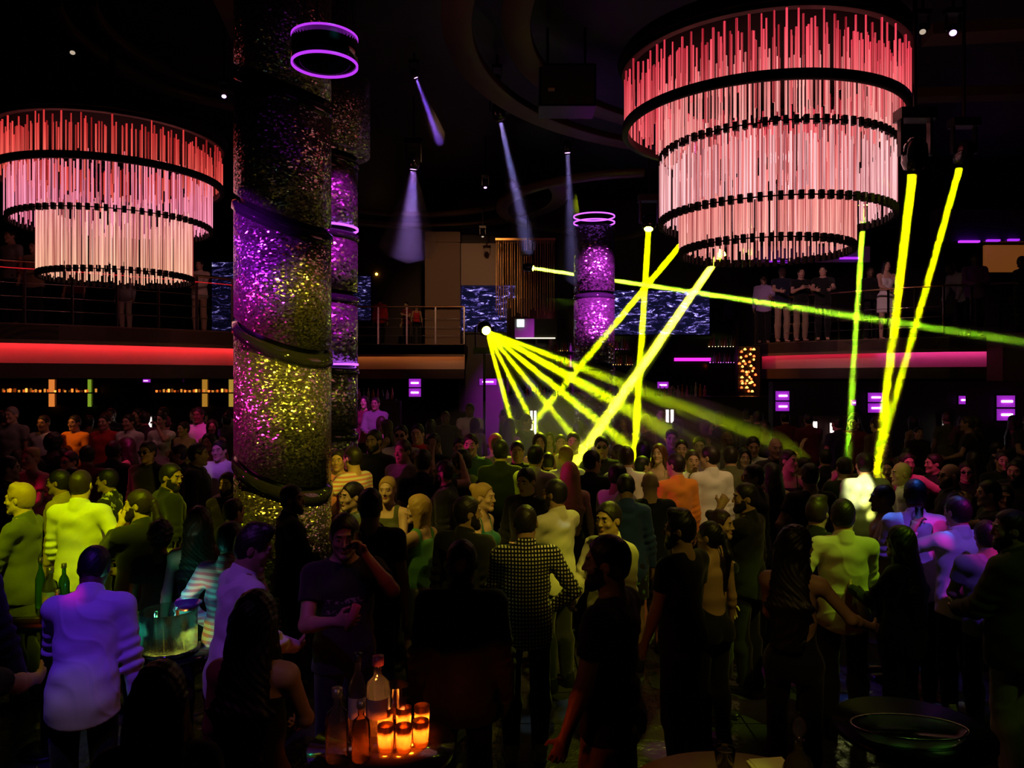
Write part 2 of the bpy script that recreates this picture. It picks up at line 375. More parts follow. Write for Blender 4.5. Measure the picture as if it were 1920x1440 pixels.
def trunk(F, p, g=0.0, shoulders=True, hips=True, kk=.05, zmin=None, loose=0.0):
    U = p.U; b = p.bulk
    if p.f:
        if hips: F.ell(p.pel + vv(0, -.005, -.005), (.165, .115, .115), kk, grow=g)
        F.cone(p.pel + vv(0, .0, .04), U((0, .005, 1.17)), (.135 + loose, .10 + loose), (.115 + loose, .088 + loose), kk, grow=g)
        F.cone(U((0, 0, 1.20)), U((0, -.012, 1.36)), (.122, .092), (.135, .088), kk, grow=g)
        for s in (-1, 1): F.ell(U((s * .066, .082, 1.275)), (.06, .055, .06), .03, grow=g)
        if shoulders: F.cone(U((-.125, -.015, 1.425)), U((.125, -.015, 1.425)), (.045, .045), None, .04, grow=g)
    else:
        if hips: F.ell(p.pel, (.155 * b, .115 * b, .12), kk, grow=g)
        F.cone(p.pel + vv(0, .0, .05), U((0, .008, 1.2)), (.142 * b + loose, .105 * b + loose), (.142 * b + loose, .105 * b + loose), kk, grow=g)
        F.cone(U((0, 0, 1.24)), U((0, -.012, 1.36)), (.155 * b, .113 * b), (.165, .112), kk, grow=g)
        if shoulders: F.cone(U((-.145, -.018, 1.425)), U((.145, -.018, 1.425)), (.055, .055), None, .05, grow=g)
        for s in (-1, 1): F.ell(U((s * .075, .062, 1.34)), (.075, .045, .055), .04, grow=g)
    for s in (-1, 1):
        if hips: F.ell(p.pel + vv(s * .072, -.06, -.04), (.085, .08, .09), .04, grow=g)
        F.cone(U((s * .12, -.02, 1.435)), U((s * .03, -.018, 1.485)), (.038, .038), (.040, .040), .045, grow=g * .8)
def limb_arm(F, p, g=0.0, upto=1.0, r=1.0, only_upper=False, ends=True):
    for sgn, S, E, W, c in p.arms:
        q = .84 if p.f else 1.0
        F.ell(S + vv(0, 0, -.006), .053 * q, .035, grow=g * .7)
        M = S + (E - S) * (upto if only_upper else 1)
        F.cone(S, M, .050 * q * r, (.040 if not only_upper else .046) * q * r, .025, grow=g)
        if only_upper: continue
        M2 = E + (W - E) * upto; x = .25
        F.cone(E, E + (W - E) * x, .040 * q * r, .042 * q * r, .025, grow=g)
        if upto > x: F.cone(E + (W - E) * x, M2, .041 * q * r, (.041 + (.026 - .041) * (upto - x) / (1 - x)) * q * r, .02, grow=g)
def leg(F, p, g=0.0, upto=1.0, loose=0.0, k=.035):
    for sgn, h, kn, a in p.legs:
        q = 1.0
        F.cone(h, kn, (.081 * q, .088 * q), (.055 + loose * .5, .058 + loose * .5), k, grow=g)
        e = kn + (a - kn) * upto; c = kn + (a - kn) * min(.3, upto)
        F.cone(kn, c, .055 + loose * .6, .058 + loose, .02, grow=g)
        if upto > .3: F.cone(c + vv(0, -.012, 0), e, .056 + loose, .038 + loose + (1 - upto) * .015, .03, grow=g)
def hand(F, p, arm, rs=1.0):
    sgn, S, E, W, curl = arm; q = (.88 if p.f else 1.0) * rs
    d = W - E; d /= np.linalg.norm(d)
    up = p.R @ vv(-sgn, .35, .15)   # palm faces the thigh or the belly
    n = up - d * up.dot(d); n /= np.linalg.norm(n) + 1e-9
    side = np.cross(n, d) * sgn      # towards the thumb
    fw = p.R @ vv(0, 1, .35)
    if side.dot(fw) < 0: side = -side
    pc = W + d * .048 * q
    F.cone(W, W + d * .075 * q, (.030 * q, .018 * q), (.039 * q, .013 * q), .012, ux=side)
    for i, (off, ln) in enumerate(((.030, .072), (.010, .080), (-.010, .074), (-.029, .058))):
        b = W + d * (.078 - abs(off - .005) * .18) * q + side * off * q; dirn = d + side * off * 1.2; c = curl * (1 + .12 * i)
        r0 = .0088 * q
        for j, fr in enumerate((.44, .31, .25)):
            ang = c * (.75 + .35 * j); dd = dirn * math.cos(ang) + n * math.sin(ang); dd /= np.linalg.norm(dd)
            e = b + dd * ln * fr * q; F.cone(b, e, r0, r0 * .93, .005); b = e; r0 *= .93
            dirn = dd
            c = curl * .9
    b = W + d * .022 * q + side * .026 * q
    t1 = (d * .55 + side * .75 + n * .35); t1 /= np.linalg.norm(t1); e = b + t1 * .042 * q
    F.cone(b, e, .0125 * q, .0105 * q, .010)
    t2 = (d * .85 + side * .25 + n * (.35 + .3 * curl)); t2 /= np.linalg.norm(t2)
    F.cone(e, e + t2 * .034 * q, .0102 * q, .0085 * q, .006)
def head_sdf(F, p, neck=True, fem=False):
    H = p.head; s = p.hs; R = p.HR
    F.ell(H((0, -.012, .035)), (.076 * s, .096 * s, .094 * s), .02, R)
    F.ell(H((0, .022, -.02)), (.062 * s, .070 * s, .088 * s), .03, R)
    jw = .040 if fem else .047
    for sg in (-1, 1):
        F.cone(H((sg * jw, .0, -.055)), H((sg * .014, .068, -.098)), .022 * s, .017 * s, .028)
        F.ell(H((sg * .043, .062, -.022)), (.02 * s, .018 * s, .018 * s), .02, R)
    F.ell(H((0, .075, -.100)), (.019 * s, .015 * s, .016 * s), .02, R)
    F.cone(H((-.036, .084, .033)), H((.036, .084, .033)), .011 * s, None, .012)
    for sg in (-1, 1): F.ell(H((sg * .033, .101, .010)), (.017 * s, .014 * s, .012 * s), .012, R, op='s')
    for sg in (-1, 1): F.ell(H((sg * .032, .079, .010)), (.0128 * s,) * 3, .003, R)
    F.cone(H((0, .092, .012)), H((0, .108, -.024)), .0075 * s, .0105 * s, .009)
    for sg in (-1, 1): F.ell(H((sg * .011, .099, -.027)), (.0075 * s, .010 * s, .006 * s), .006, R)
    F.cone(H((-.015, .088, -.057)), H((.015, .088, -.057)), .0060 * s, None, .005)
    F.cone(H((-.012, .088, -.066)), H((.012, .088, -.066)), .0068 * s, None, .005)
    for sg in (-1, 1):
        Re = R @ rotz(sg * .35) @ rotx(-.15)
        F.ell(H((sg * .081, -.008, .000)), (.009 * s, .019 * s, .031 * s), .006, Re)
        F.ell(H((sg * .090, .000, .004)), (.006 * s, .008 * s, .014 * s), .004, Re, op='s')
    nr = .050 if p.f else .060
    F.cone(p.neck + vv(0, 0, -.02), H((0, -.022, -.06)), nr + .006, nr, .03)
HAIRS = ('buzz', 'short', 'quiff', 'curly', 'long', 'pony', 'bob', 'bun', 'side')
def hair_mesh(p, kind, h):
    c = p.hc; pad = .16; lo = c - pad; hi = c + pad; H = p.head; s = p.hs
    if kind in ('long', 'pony'): lo[2] -= .50; lo[1] -= .12; lo[0] -= .03; hi[0] += .03; hi[1] += .05
    if kind == 'bob': lo[2] -= .14
    F = Field(axis(lo[0], hi[0], h), axis(lo[1], hi[1], h), axis(lo[2], hi[2], h))
    g = {'buzz': .005, 'short': .011, 'quiff': .011, 'curly': .030, 'long': .016, 'pony': .010, 'bob': .018, 'bun': .010, 'side': .012}[kind]
    R = p.HR
    F.ell(H((0, -.014, .037)), (.077 * s, .096 * s, .095 * s), .02, R, grow=g)
    F.ell(H((0, -.035, -.01)), (.068 * s, .068 * s, .075 * s), .02, R, grow=g * .8)
    if kind == 'quiff':
        F.cone(H((-.03, .055, .125)), H((.03, .055, .128)), .026, None, .03); F.ell(H((0, .0, .13)), (.055, .075, .03), .03, R)
    if kind == 'side': F.cone(H((-.05, .03, .115)), H((.045, .045, .125)), .024, .020, .03)
    # carve the face and the ears out
    if kind in ('long', 'bob'): F.ell(H((0, .090, -.035)), (.054, .085, .118), .012, R, op='s')
    else:
        F.ell(H((0, .095, -.055)), (.095, .085, .135), .010, R, op='s')
        for sg in (-1, 1): F.ell(H((sg * .088, .012, -.012)), (.022, .030, .040), .006, R, op='s')
        n = R @ vv(0, -.35, -1.0); F.plane(n, (n / np.linalg.norm(n)).dot(H((0, -.06, -.068))))
    amp = .0007
    if kind == 'curly': F.wrinkle(.010, 2.6, 1.0)
    U = p.U
    if kind == 'long':
        back = U((0, -.125, 1.30)); b2 = U((.0, -.145, 1.05))
        F.cone(H((0, -.055, .0)), back, (.092, .052), (.125, .038), .04); F.cone(back, b2, (.125, .036), (.085, .020), .03)
        for sg in (-1, 1): F.cone(H((sg * .070, -.01, .0)), U((sg * .115, .0, 1.36)), (.022, .045), (.03, .03), .03)
    if kind == 'bob':
        F.cone(H((0, -.045, .0)), H((0, -.055, -.16)), (.088, .060), (.085, .040), .03)
        for sg in (-1, 1): F.cone(H((sg * .072, .0, .02)), H((sg * .074, .01, -.15)), (.020, .042), (.016, .03), .02)
    if kind == 'pony':
        F.ell(H((0, -.118, .035)), .022, .01); t = H((0, -.125, .03)); m = t + vv(0, -.05, -.14); e = t + vv(0, -.02, -.42)
        F.cone(t, m, .026, .034, .02); F.cone(m, e, .034, .010, .02)
    if kind == 'bun': F.ell(H((0, -.105, .085)), .042, .012)
    x = F.X[:, None, None]; y = F.Y[None, :, None]; z = F.Z[None, None, :]
    F.V = F.V + (amp * (np.sin(190 * x + 25 * np.sin(9 * z)) + np.sin(150 * y + 60 * x + 8 * np.sin(14 * z)))).astype(np.float32) * (1.8 if kind in ('long', 'bob', 'pony') else 1)
    return F.mesh('hair')[0]
def beard_mesh(p, h):
    c = p.head((0, .03, -.07)); F = Field(axis(c[0] - .12, c[0] + .12, h), axis(c[1] - .12, c[1] + .12, h), axis(c[2] - .1, c[2] + .12, h))
    H = p.head; s = p.hs; R = p.HR; g = .008
    F.ell(H((0, .022, -.02)), (.062 * s, .070 * s, .088 * s), .03, R, grow=g)
    for sg in (-1, 1): F.cone(H((sg * .047, .0, -.055)), H((sg * .014, .068, -.098)), .022 * s, .017 * s, .028, grow=g)
    F.ell(H((0, .075, -.102)), (.020 * s, .015 * s, .020 * s), .02, R, grow=g)
    F.ell(H((0, .10, .030)), (.088, .07, .080), .006, R, op='s')
    F.ell(H((0, .105, -.063)), (.019, .03, .0095), .003, R, op='s')
    n = R @ vv(0, -1, 0.1); F.plane(n, (n / np.linalg.norm(n)).dot(H((0, .012, 0))))
    n = R @ vv(0, 0, 1); F.plane(n, n.dot(H((0, 0, .0))))
    return F.mesh('beard')[0]
def body_mesh(p, hc_, hf, upper_dir=None):
    pts = np.array([q for a in p.arms for q in (a[1], a[2], a[3] + (a[3] - a[2]) * .75)] + [p.hc] + [q for l in p.legs for q in l[1:]])
    lo = pts.min(0) - .14; hi = pts.max(0) + .16; lo[2] = -.01; lo[1] = min(lo[1], -.2); hi[1] = max(hi[1], .2)
    c = p.hc; w = .105
    F = Field(axis(lo[0], hi[0], hc_, (c[0] - w, c[0] + w, hf)), axis(lo[1], hi[1], hc_, (c[1] - w - .02, c[1] + w + .03, hf)), axis(lo[2], hi[2], hc_, (c[2] - .135, c[2] + .13, hf)))
    trunk(F, p); leg(F, p)
    limb_arm(F, p)
    for a in p.arms: hand(F, p, a, 1.0 if hc_ < .009 else 1.1)
    for sgn, h, kn, a in p.legs: F.cone(a + vv(0, -.02, -.045), a + vv(sgn * .01, .15, -.06), (.035, .03), (.042, .02), .02)
    head_sdf(F, p, fem=p.f)
    me, v, q = F.mesh('body')
    # face colouring by place on the head: lips, brows, whites of the eyes, irises
    cen = v[q].mean(1); L = (cen - p.hc) @ p.HR / p.hs
    mi = np.zeros(len(q), np.int32); ax = np.abs(L[:, 0])
    front = L[:, 1] > .070
    mi[front & (ax < .020) & (L[:, 2] > -.073) & (L[:, 2] < -.053) & (L[:, 1] > .080)] = 1
    mi[front & (ax > .013) & (ax < .046) & (L[:, 2] > .029) & (L[:, 2] < .040)] = 2
    eye = front & (np.abs(ax - .032) < .0115) & (np.abs(L[:, 2] - .0085) < .0048); mi[eye] = 3
    mi[eye & (np.abs(ax - .032) < .006)] = 4
    me.polygons.foreach_set('material_index', mi)
    return me
def cloth_top(p, kind, h, wr=.0022, ph=0.0):
    """tee, shirt, rolled, jacket, tank, strap, dress, backless, crop"""
    pts = np.array([q for a in p.arms for q in (a[1], a[2], a[3])] + [p.neck]); lo = pts.min(0) - .12; hi = pts.max(0) + .12
    lo[0] = min(lo[0], -.26); hi[0] = max(hi[0], .26); lo[1] = min(lo[1], -.24); hi[1] = max(hi[1], .22); lo[2] = .56 if kind in ('dress', 'coat') else .70
    hi[2] = max(hi[2], p.neck[2] + .1)
    F = Field(axis(lo[0], hi[0], h), axis(lo[1], hi[1], h), axis(lo[2], hi[2], h)); U = p.U; R = p.R
    g, lo_, hem, sl = {'tee': (.010, .006, .86, 'tee'), 'shirt': (.012, .010, .80, 'long'), 'rolled': (.012, .012, .80, 'roll'), 'jacket': (.026, .012, .78, 'long'),
        'tank': (.006, .0, .93, None), 'strap': (.006, 0., .93, None), 'dress': (.007, .004, .60, None), 'backless': (.006, 0., .95, None), 'crop': (.006, 0, 1.16, None), 'polo': (.011, .008, .84, 'tee')}[kind]
    if sl: trunk(F, p, g, loose=lo_)
    else: trunk(F, p, g, shoulders=False, loose=lo_)
    if sl:
        F.cone(p.pel + vv(0, -.005, -.12), p.pel + vv(0, 0, .1), (.186 + g, .134 + g), (.165 + g, .118 + g), .03)
        if kind in ('jacket', 'coat'): F.cone(p.pel + vv(0, -.005, -.16), p.pel + vv(0, 0, .1), (.180 + g, .130 + g), (.155 + g, .12 + g), .03)
    if kind == 'dress': F.cone(p.pel + vv(0, -.012, -.36), p.pel + vv(0, -.005, 0), (.198, .135), (.196, .13), .03)
    if wr: F.wrinkle(wr * (1.0 if sl else .4), 1.0, ph)
    A = Field(F.X, F.Y, F.Z)
    if sl == 'tee': limb_arm(A, p, g + .008, .52, only_upper=True)
    elif sl == 'roll': limb_arm(A, p, g + .004, .30)
    elif sl == 'long': limb_arm(A, p, g + .002, .96)
    if sl:
        if sl == 'tee':     # square sleeve ends
            for sgn, S, E, W, c in p.arms:
                n = (E - S) / np.linalg.norm(E - S); m = S + (E - S) * .56
                x = A.X[:, None, None]; D = x * n[0] + A.Y[None, :, None] * n[1] + A.Z[None, None, :] * n[2] - n.dot(m)
                side = (x * sgn > .10)
                A.V = np.where(side, np.maximum(A.V, D.astype(np.float32)), A.V)
        if sl != 'tee' and wr:
            for sgn, S, E, W, c in p.arms:     # crumples gather round the elbow
                x = A.X[:, None, None]; y = A.Y[None, :, None]; z = A.Z[None, None, :]
                dd = np.sqrt((x - E[0]) ** 2 + (y - E[1]) ** 2 + (z - E[2]) ** 2); n = (E - S) / np.linalg.norm(E - S)
                w = x * n[0] + y * n[1] + z * n[2]
                A.V = A.V + (wr * 1.5 * np.exp(-(dd / .11) ** 2) * np.sin(95 * w + 20 * x + ph)).astype(np.float32)
            A.wrinkle(wr * .6, 1.4, ph + 2)
        k = .03; hh = np.clip(k - np.abs(F.V - A.V), 0, None) / k; F.V = np.minimum(F.V, A.V) - hh * hh * k * .25
    # hem and neck opening
    if sl:
        x = F.X[:, None, None]; zz = F.Z[None, None, :]
        curve = (.035 * (np.abs(x) / .17) ** 2 if kind in ('shirt', 'rolled') else 0 * x)
        arms_out = np.abs(x) > .215
        D = (hem + curve) - zz
        body = F.V.copy(); F.V = np.where(arms_out & (A.V < .004), body, np.maximum(body, D.astype(np.float32)))
        n = R @ vv(0, .25, 1); F.plane(n, (n / np.linalg.norm(n)).dot(U((0, 0, 1.502))))
        if kind in ('shirt', 'rolled', 'polo', 'jacket'):
            C = Field(F.X, F.Y, F.Z); C.cone(U((0, -.02, 1.46)), U((0, -.006, 1.53)), .086, .074 if not p.f else .066, .01)
            n = R @ vv(0, .45, 1); C.plane(n, (n / np.linalg.norm(n)).dot(U((0, -.02, 1.538)))); F.V = np.minimum(F.V, C.V)
        if kind in ('jacket',):    # the open front
            F.V = np.where(True, F.V, F.V)
    else:
        F.plane((0, 0, -1), -hem)
        n = R @ vv(0, .1, 1)
        if kind == 'backless':
            F.plane(R @ vv(0, -.75, .9) , (R @ vv(0, -.75, .9) / np.linalg.norm(vv(0, -.75, .9))).dot(U((0, -.10, 1.06))))
            F.plane(n, (n / np.linalg.norm(n)).dot(U((0, 0, 1.33))))
        else:
            zt = {'tank': 1.40, 'strap': 1.335, 'dress': 1.37, 'crop': 1.36}[kind]
            F.plane(n, (n / np.linalg.norm(n)).dot(U((0, 0, zt))))
        G = Field(F.X, F.Y, F.Z); trunk(G, p, .006, hips=False); G.cone(p.neck + vv(0, 0, -.02), p.head((0, -.022, -.06)), .062, .055, .03, grow=.004)
        x = F.X[:, None, None]; y = F.Y[None, :, None]; z = F.Z[None, None, :]; wd = .024 if kind == 'tank' else .011; cx = .088
        if kind == 'backless': D = np.maximum(np.abs(np.abs(x) - (.05 + 0 * y)) - wd, np.maximum(1.30 - z, -(y + .01)))
        else: D = np.maximum(np.abs(np.abs(x) - cx) - wd, 1.28 - z)
        D = np.maximum(D, z - U((0, 0, 1.515))[2])
        F.V = np.minimum(F.V, np.maximum(G.V, D.astype(np.float32)))
    me = F.mesh('top')[0]
    return me
def cloth_bottom(p, kind, h, ph=0.0):
    pts = np.array([q for l in p.legs for q in l[1:]]); lo = pts.min(0) - .16; hi = pts.max(0) + .16; hi[2] = max(hi[2], 1.06); lo[2] = .0
    hi[1] = max(hi[1], .2); lo[1] = min(lo[1], -.22)
    if kind in ('skirt', 'mini'): lo[2] = .5
    if kind == 'shorts': lo[2] = .45
    F = Field(axis(lo[0], hi[0], h), axis(lo[1], hi[1], h), axis(lo[2], hi[2], h))
    if kind in ('skirt', 'mini'):
        z0 = -.30 if kind == 'mini' else -.36
        F.ell(p.pel + vv(0, -.005, 0), (.17, .122, .12), .03); F.cone(p.pel + vv(0, -.01, z0), p.pel + vv(0, -.01, .02), (.198, .14), (.194, .13), .03)
        for s in (-1, 1): F.ell(p.pel + vv(s * .072, -.06, -.04), (.088, .085, .095), .04)
        F.wrinkle(.004, .8, ph); F.plane((0, 0, -1), -(.95 + z0)); F.plane((0, 0, 1), 1.02)
    else:
        g = .007 if kind != 'leggings' else .003; ls = {'trousers': .012, 'jeans': .006, 'leggings': 0., 'shorts': .016, 'wide': .03}[kind]
        trunk(F, p, g, shoulders=False); leg(F, p, g, 1.0 if kind != 'shorts' else .05, loose=ls); F.wrinkle(.0035 if kind != 'leggings' else .0015, .8, ph)
        F.plane((0, 0, 1), 1.01 if not p.f else 1.03)
        F.plane((0, 0, -1), -.075 if kind != 'shorts' else -.52)
    return F.mesh('bottom')[0]
def shoe_mesh(leg_, kind, h):
    sgn, hp, kn, a = leg_; lo = a - vv(.09, .14, .09); hi = a + vv(.09, .25, .12 if kind != 'boots' else .42); lo[2] = -.012
    F = Field(axis(lo[0], hi[0], h), axis(lo[1], hi[1], h), axis(lo[2], hi[2], h))
    F.cone(a + vv(0, -.035, -.04), a + vv(sgn * .012, .145, -.052), (.041, .042), (.047, .028), .02); F.cone(a + vv(0, -.035, -.03), a + vv(0, -.02, .03), .043, .046, .02)
    F.cone(a + vv(0, -.045, -.075), a + vv(sgn * .012, .15, -.075), (.045, .016), (.05, .014), .006)
    if kind == 'boots': F.cone(a, a + (kn - a) * .78, .052, .066, .02)
    F.plane((0, 0, -1), -.0); F.plane((0, 0, 1), a[2] + (.05 if kind != 'boots' else .36))
    return F.mesh('shoe')[0]
def glasses_mesh(p):
    mb = MB(); H = p.head
    for sg in (-1, 1):
        c = [H((sg * .033 + .024 * math.cos(t), .108 - .006 * math.cos(t) ** 2, .008 + .019 * math.sin(t))) for t in np.linspace(0, 2 * PI, 13)[:-1]]
        b = [q + p.HR @ vv(0, -.004, 0) for q in c]; mb.add(c + b, [tuple(range(12)), tuple(range(12, 24))[::-1]] + [(i, 12 + i, 12 + (i + 1) % 12, (i + 1) % 12) for i in range(12)])
        mb.tube([H((sg * .055, .10, .014)), H((sg * .082, .03, .012)), H((sg * .084, -.02, .008))], .0022, 5)
    mb.tube([H((-.012, .108, .012)), H((.012, .108, .012))], .002, 5)
    return mb
# ---------------------------------------------------------------- cloth, skin and hair
FAB = {'black': (.012, .012, .014), 'navy': (.012, .015, .04), 'charcoal': (.04, .04, .045), 'white': (.75, .75, .75), 'cream': (.62, .58, .48), 'grey': (.22, .22, .23),
       'olive': (.10, .11, .05), 'blue': (.03, .07, .32), 'orange': (.75, .26, .03), 'red': (.55, .03, .04), 'pink': (.7, .25, .35), 'lilac': (.55, .42, .8), 'green': (.10, .30, .10),
       'tan': (.38, .28, .18), 'denim': (.035, .05, .10), 'wine': (.16, .02, .05), 'purple': (.25, .08, .4), 'brown': (.10, .06, .035), 'teal': (.03, .16, .14)}
def fabric(c, kind='cloth'):
    n = 'fabric_%s_%s' % (kind, c)
    if n in MC: return MC[n]
    if kind == 'leather': return mat(n, FAB[c], .28, bump=('noise', 60, .25, .01))
    m = mat(n, FAB[c], .85, spec=.25, sheen=.15, bump=('noise', 210, .18, .002))
    nt = m.node_tree; b = nt.nodes['Principled BSDF']; tc = node(m, 'ShaderNodeTexCoord')
    if kind in ('check', 'stripe', 'floral', 'print'):
        sep = node(m, 'ShaderNodeSeparateXYZ'); nt.links.new(tc.outputs['Object'], sep.inputs[0])
        def sq(inp, fr):
            a = node(m, 'ShaderNodeMath'); a.operation = 'MULTIPLY'; a.inputs[1].default_value = fr; nt.links.new(inp, a.inputs[0])
            f = node(m, 'ShaderNodeMath'); f.operation = 'FRACT'; nt.links.new(a.outputs[0], f.inputs[0])
            g = node(m, 'ShaderNodeMath'); g.operation = 'GREATER_THAN'; g.inputs[1].default_value = .48; nt.links.new(f.outputs[0], g.inputs[0]); return g.outputs[0]
        mx = node(m, 'ShaderNodeMix'); mx.data_type = 'RGBA'
        if kind == 'check':
            ad = node(m, 'ShaderNodeMath'); ad.operation = 'MULTIPLY'; nt.links.new(sq(sep.outputs[0], 44), ad.inputs[0]); nt.links.new(sq(sep.outputs[2], 40), ad.inputs[1]); fac = ad.outputs[0]
            mx.inputs[6].default_value = (.006, .006, .008, 1); mx.inputs[7].default_value = (.85, .8, .62, 1)
        elif kind == 'stripe':
            fac = sq(sep.outputs[2], 24); mx.inputs[6].default_value = (*FAB[c], 1); mx.inputs[7].default_value = (.75, .7, .7, 1)
        elif kind == 'print':
            def band(inp, c, hw):
                a = node(m, 'ShaderNodeMath'); a.operation = 'COMPARE'; a.inputs[1].default_value = c; a.inputs[2].default_value = hw; nt.links.new(inp, a.inputs[0]); return a.outputs[0]
            def mul(p, q, op='MULTIPLY'):
                a = node(m, 'ShaderNodeMath'); a.operation = op; nt.links.new(p, a.inputs[0]); nt.links.new(q, a.inputs[1]); return a.outputs[0]
            r1 = mul(band(sep.outputs[2], 1.285, .013), band(sep.outputs[0], .0, .13)); r2 = mul(band(sep.outputs[2], 1.225, .011), band(sep.outputs[0], .09, .05))
            v = node(m, 'ShaderNodeTexNoise'); v.inputs['Scale'].default_value = 55; nt.links.new(tc.outputs['Object'], v.inputs['Vector']); g = node(m, 'ShaderNodeMath'); g.operation = 'GREATER_THAN'; g.inputs[1].default_value = .5; nt.links.new(v.outputs[0], g.inputs[0])
            gy = node(m, 'ShaderNodeMath'); gy.operation = 'GREATER_THAN'; gy.inputs[1].default_value = 0.0; nt.links.new(sep.outputs[1], gy.inputs[0])
            fac = mul(mul(mul(r1, r2, 'MAXIMUM'), g.outputs[0]), gy.outputs[0]); mx.inputs[6].default_value = (*FAB[c], 1); mx.inputs[7].default_value = (.16, .15, .15, 1)
        else:
            v = node(m, 'ShaderNodeTexNoise'); v.inputs['Scale'].default_value = 14; nt.links.new(tc.outputs['Object'], v.inputs['Vector'])
            g = node(m, 'ShaderNodeMath'); g.operation = 'GREATER_THAN'; g.inputs[1].default_value = .56; nt.links.new(v.outputs[0], g.inputs[0]); fac = g.outputs[0]
            mx.inputs[6].default_value = (.02, .02, .02, 1); mx.inputs[7].default_value = (*FAB[c], 1)
        nt.links.new(fac, mx.inputs[0]); nt.links.new(mx.outputs[2], b.inputs['Base Color'])
    return m
SKIN = {'light': (.62, .40, .29), 'mid': (.46, .28, .19), 'tan': (.34, .20, .13), 'dark': (.12, .065, .04)}
HAIRC = {'black': (.008, .007, .007), 'brown': (.035, .02, .012), 'dark': (.014, .010, .008), 'blond': (.42, .26, .09), 'grey': (.25, .24, .23), 'auburn': (.10, .035, .015)}
def skin_mats(c, hc):
    return [mat('skin_' + c, SKIN[c], .5, bump=('noise', 90, .08, .002)), mat('lips_' + c, tuple(a * b for a, b in zip(SKIN[c], (.8, .45, .45))), .4),
            mat('brow_' + hc, HAIRC[hc], .7), mat('eye_white', (.42, .38, .34), .3), mat('iris', (.02, .012, .008), .1)]
def hair_mat(c): return mat('hair_' + c, HAIRC[c], .45, spec=.45, bump=('noise', (160, 160, 12), .5, .004))
RES = {0: (.0080, .0045, .0080, .0060), 1: (.0115, .0065, .012, .009), 2: (.0150, .0095, .016, .013)}
MESH = {}; POSES = {}; SCALES = []
def put(name, key, make, mats, parent):
    if key not in MESH: MESH[key] = make()
    me = MESH[key]; mats = mats if isinstance(mats, list) else [mats]
    while len(me.materials) < len(mats): me.materials.append(None)
    o = bpy.data.objects.new(name, me); COL.objects.link(o); o.parent = parent
    for i, m in enumerate(mats): o.material_slots[i].link = 'OBJECT'; o.material_slots[i].material = m
    return o
PLACED = []
def person(px, py, Y, rot, label, sex='m', hair='short', hc='dark', top='shirt', tc='black', bottom='trousers', bc='black', arms=('down', 'down'), z0=None, skin='mid',
           lean=0, roll=0, hy=0, hp=0, hr=0, st=0, seat=False, beard=False, shades=False, shoes='shoes', shc='black', pat='cloth', bpat='cloth', bulk=1.0, res=None, group=None, h=None, shz=True):
    """px, py: where the crown of the head shows; Y: distance; rot: 0 faces away, 90 faces left, 180 faces the camera, -90 right"""
    lv = res if res is not None else (0 if Y < 6.2 else 1 if Y < 8.6 else 2)
    pk = (sex, arms, lean, roll, hy, hp, hr, st, seat, bulk)
    if pk not in POSES: POSES[pk] = Pose(sex, arms, lean, roll, hy, hp, hr, st, seat, bulk)
    p = POSES[pk]; a = at(px, py, Y)
    if z0 is None: z0 = 0.0 if Y < 11.6 else .35
    tip = p.head((0, -.014, .140)); s = (a.z - z0) / tip[2]
    if h: s = h / tip[2]; z0 = a.z - h
    SCALES.append((s, px, py, label))
    r = math.radians(rot); ox = (tip[0] * math.cos(r) - tip[1] * math.sin(r)) * s; oy = (tip[0] * math.sin(r) + tip[1] * math.cos(r)) * s
    e = empty('person', (a.x - ox, Y - oy, z0), r); e.scale = (s, s, s)
    tag(e, label, 'person', group); PLACED.append((e, px, Y))
    R = RES[lv]; ph = 0.0 if lv else (px * .37) % 6.0; K = (pk, lv)
    put('body', ('body',) + K, lambda: body_mesh(p, R[0], R[1]), skin_mats(skin, hc), e)
    if hair != 'bald': put('hair', ('hair', hair) + K, lambda: hair_mesh(p, hair, R[3]), hair_mat(hc), e)
    if beard: put('beard', ('beard',) + K, lambda: beard_mesh(p, max(.005, R[1])), hair_mat(hc), e)
    tn = {'tee': 't_shirt', 'polo': 'polo_shirt', 'shirt': 'shirt', 'rolled': 'shirt', 'jacket': 'jacket', 'tank': 'tank_top', 'strap': 'strap_top', 'dress': 'dress', 'backless': 'halter_top', 'crop': 'crop_top'}[top]
    put(tn, ('top', top, ph) + K, lambda: cloth_top(p, top, R[2], (.0075, .0075, .006)[lv], ph), fabric(tc, pat), e)
    if top != 'dress':
        bn = {'trousers': 'trousers', 'jeans': 'jeans', 'leggings': 'leggings', 'shorts': 'shorts', 'skirt': 'skirt', 'mini': 'skirt', 'wide': 'trousers'}[bottom]
        put(bn, ('bot', bottom) + K, lambda: cloth_bottom(p, bottom, R[2] * 1.1, ph), fabric(bc, bpat), e)
    if shz and Y < 12:
        for i in (0, 1): put('shoe' if shoes != 'boots' else 'boot', ('shoe', shoes, i) + K, lambda: shoe_mesh(p.legs[i], shoes, R[2]), fabric(shc, 'leather'), e)
    if shades:
        k = ('shades',) + K
        if k not in MESH:
            t_ = glasses_mesh(p).build('eyewear', mat('lens', (.01, .01, .012), .05)); MESH[k] = t_.data; bpy.data.objects.remove(t_)
        o = bpy.data.objects.new('eyewear', MESH[k]); COL.objects.link(o); o.parent = e
    def palm(i):        # world place of a palm (0 left hand, 1 right hand)
        sgn, S, E, W, c = p.arms[i]; d = (W - E) / np.linalg.norm(W - E); q = (W + d * .085) * s
        return Vector((e.location.x + q[0] * math.cos(r) - q[1] * math.sin(r), e.location.y + q[0] * math.sin(r) + q[1] * math.cos(r), z0 + q[2]))
    e_palm[e.name] = palm
    return e
e_palm = {}
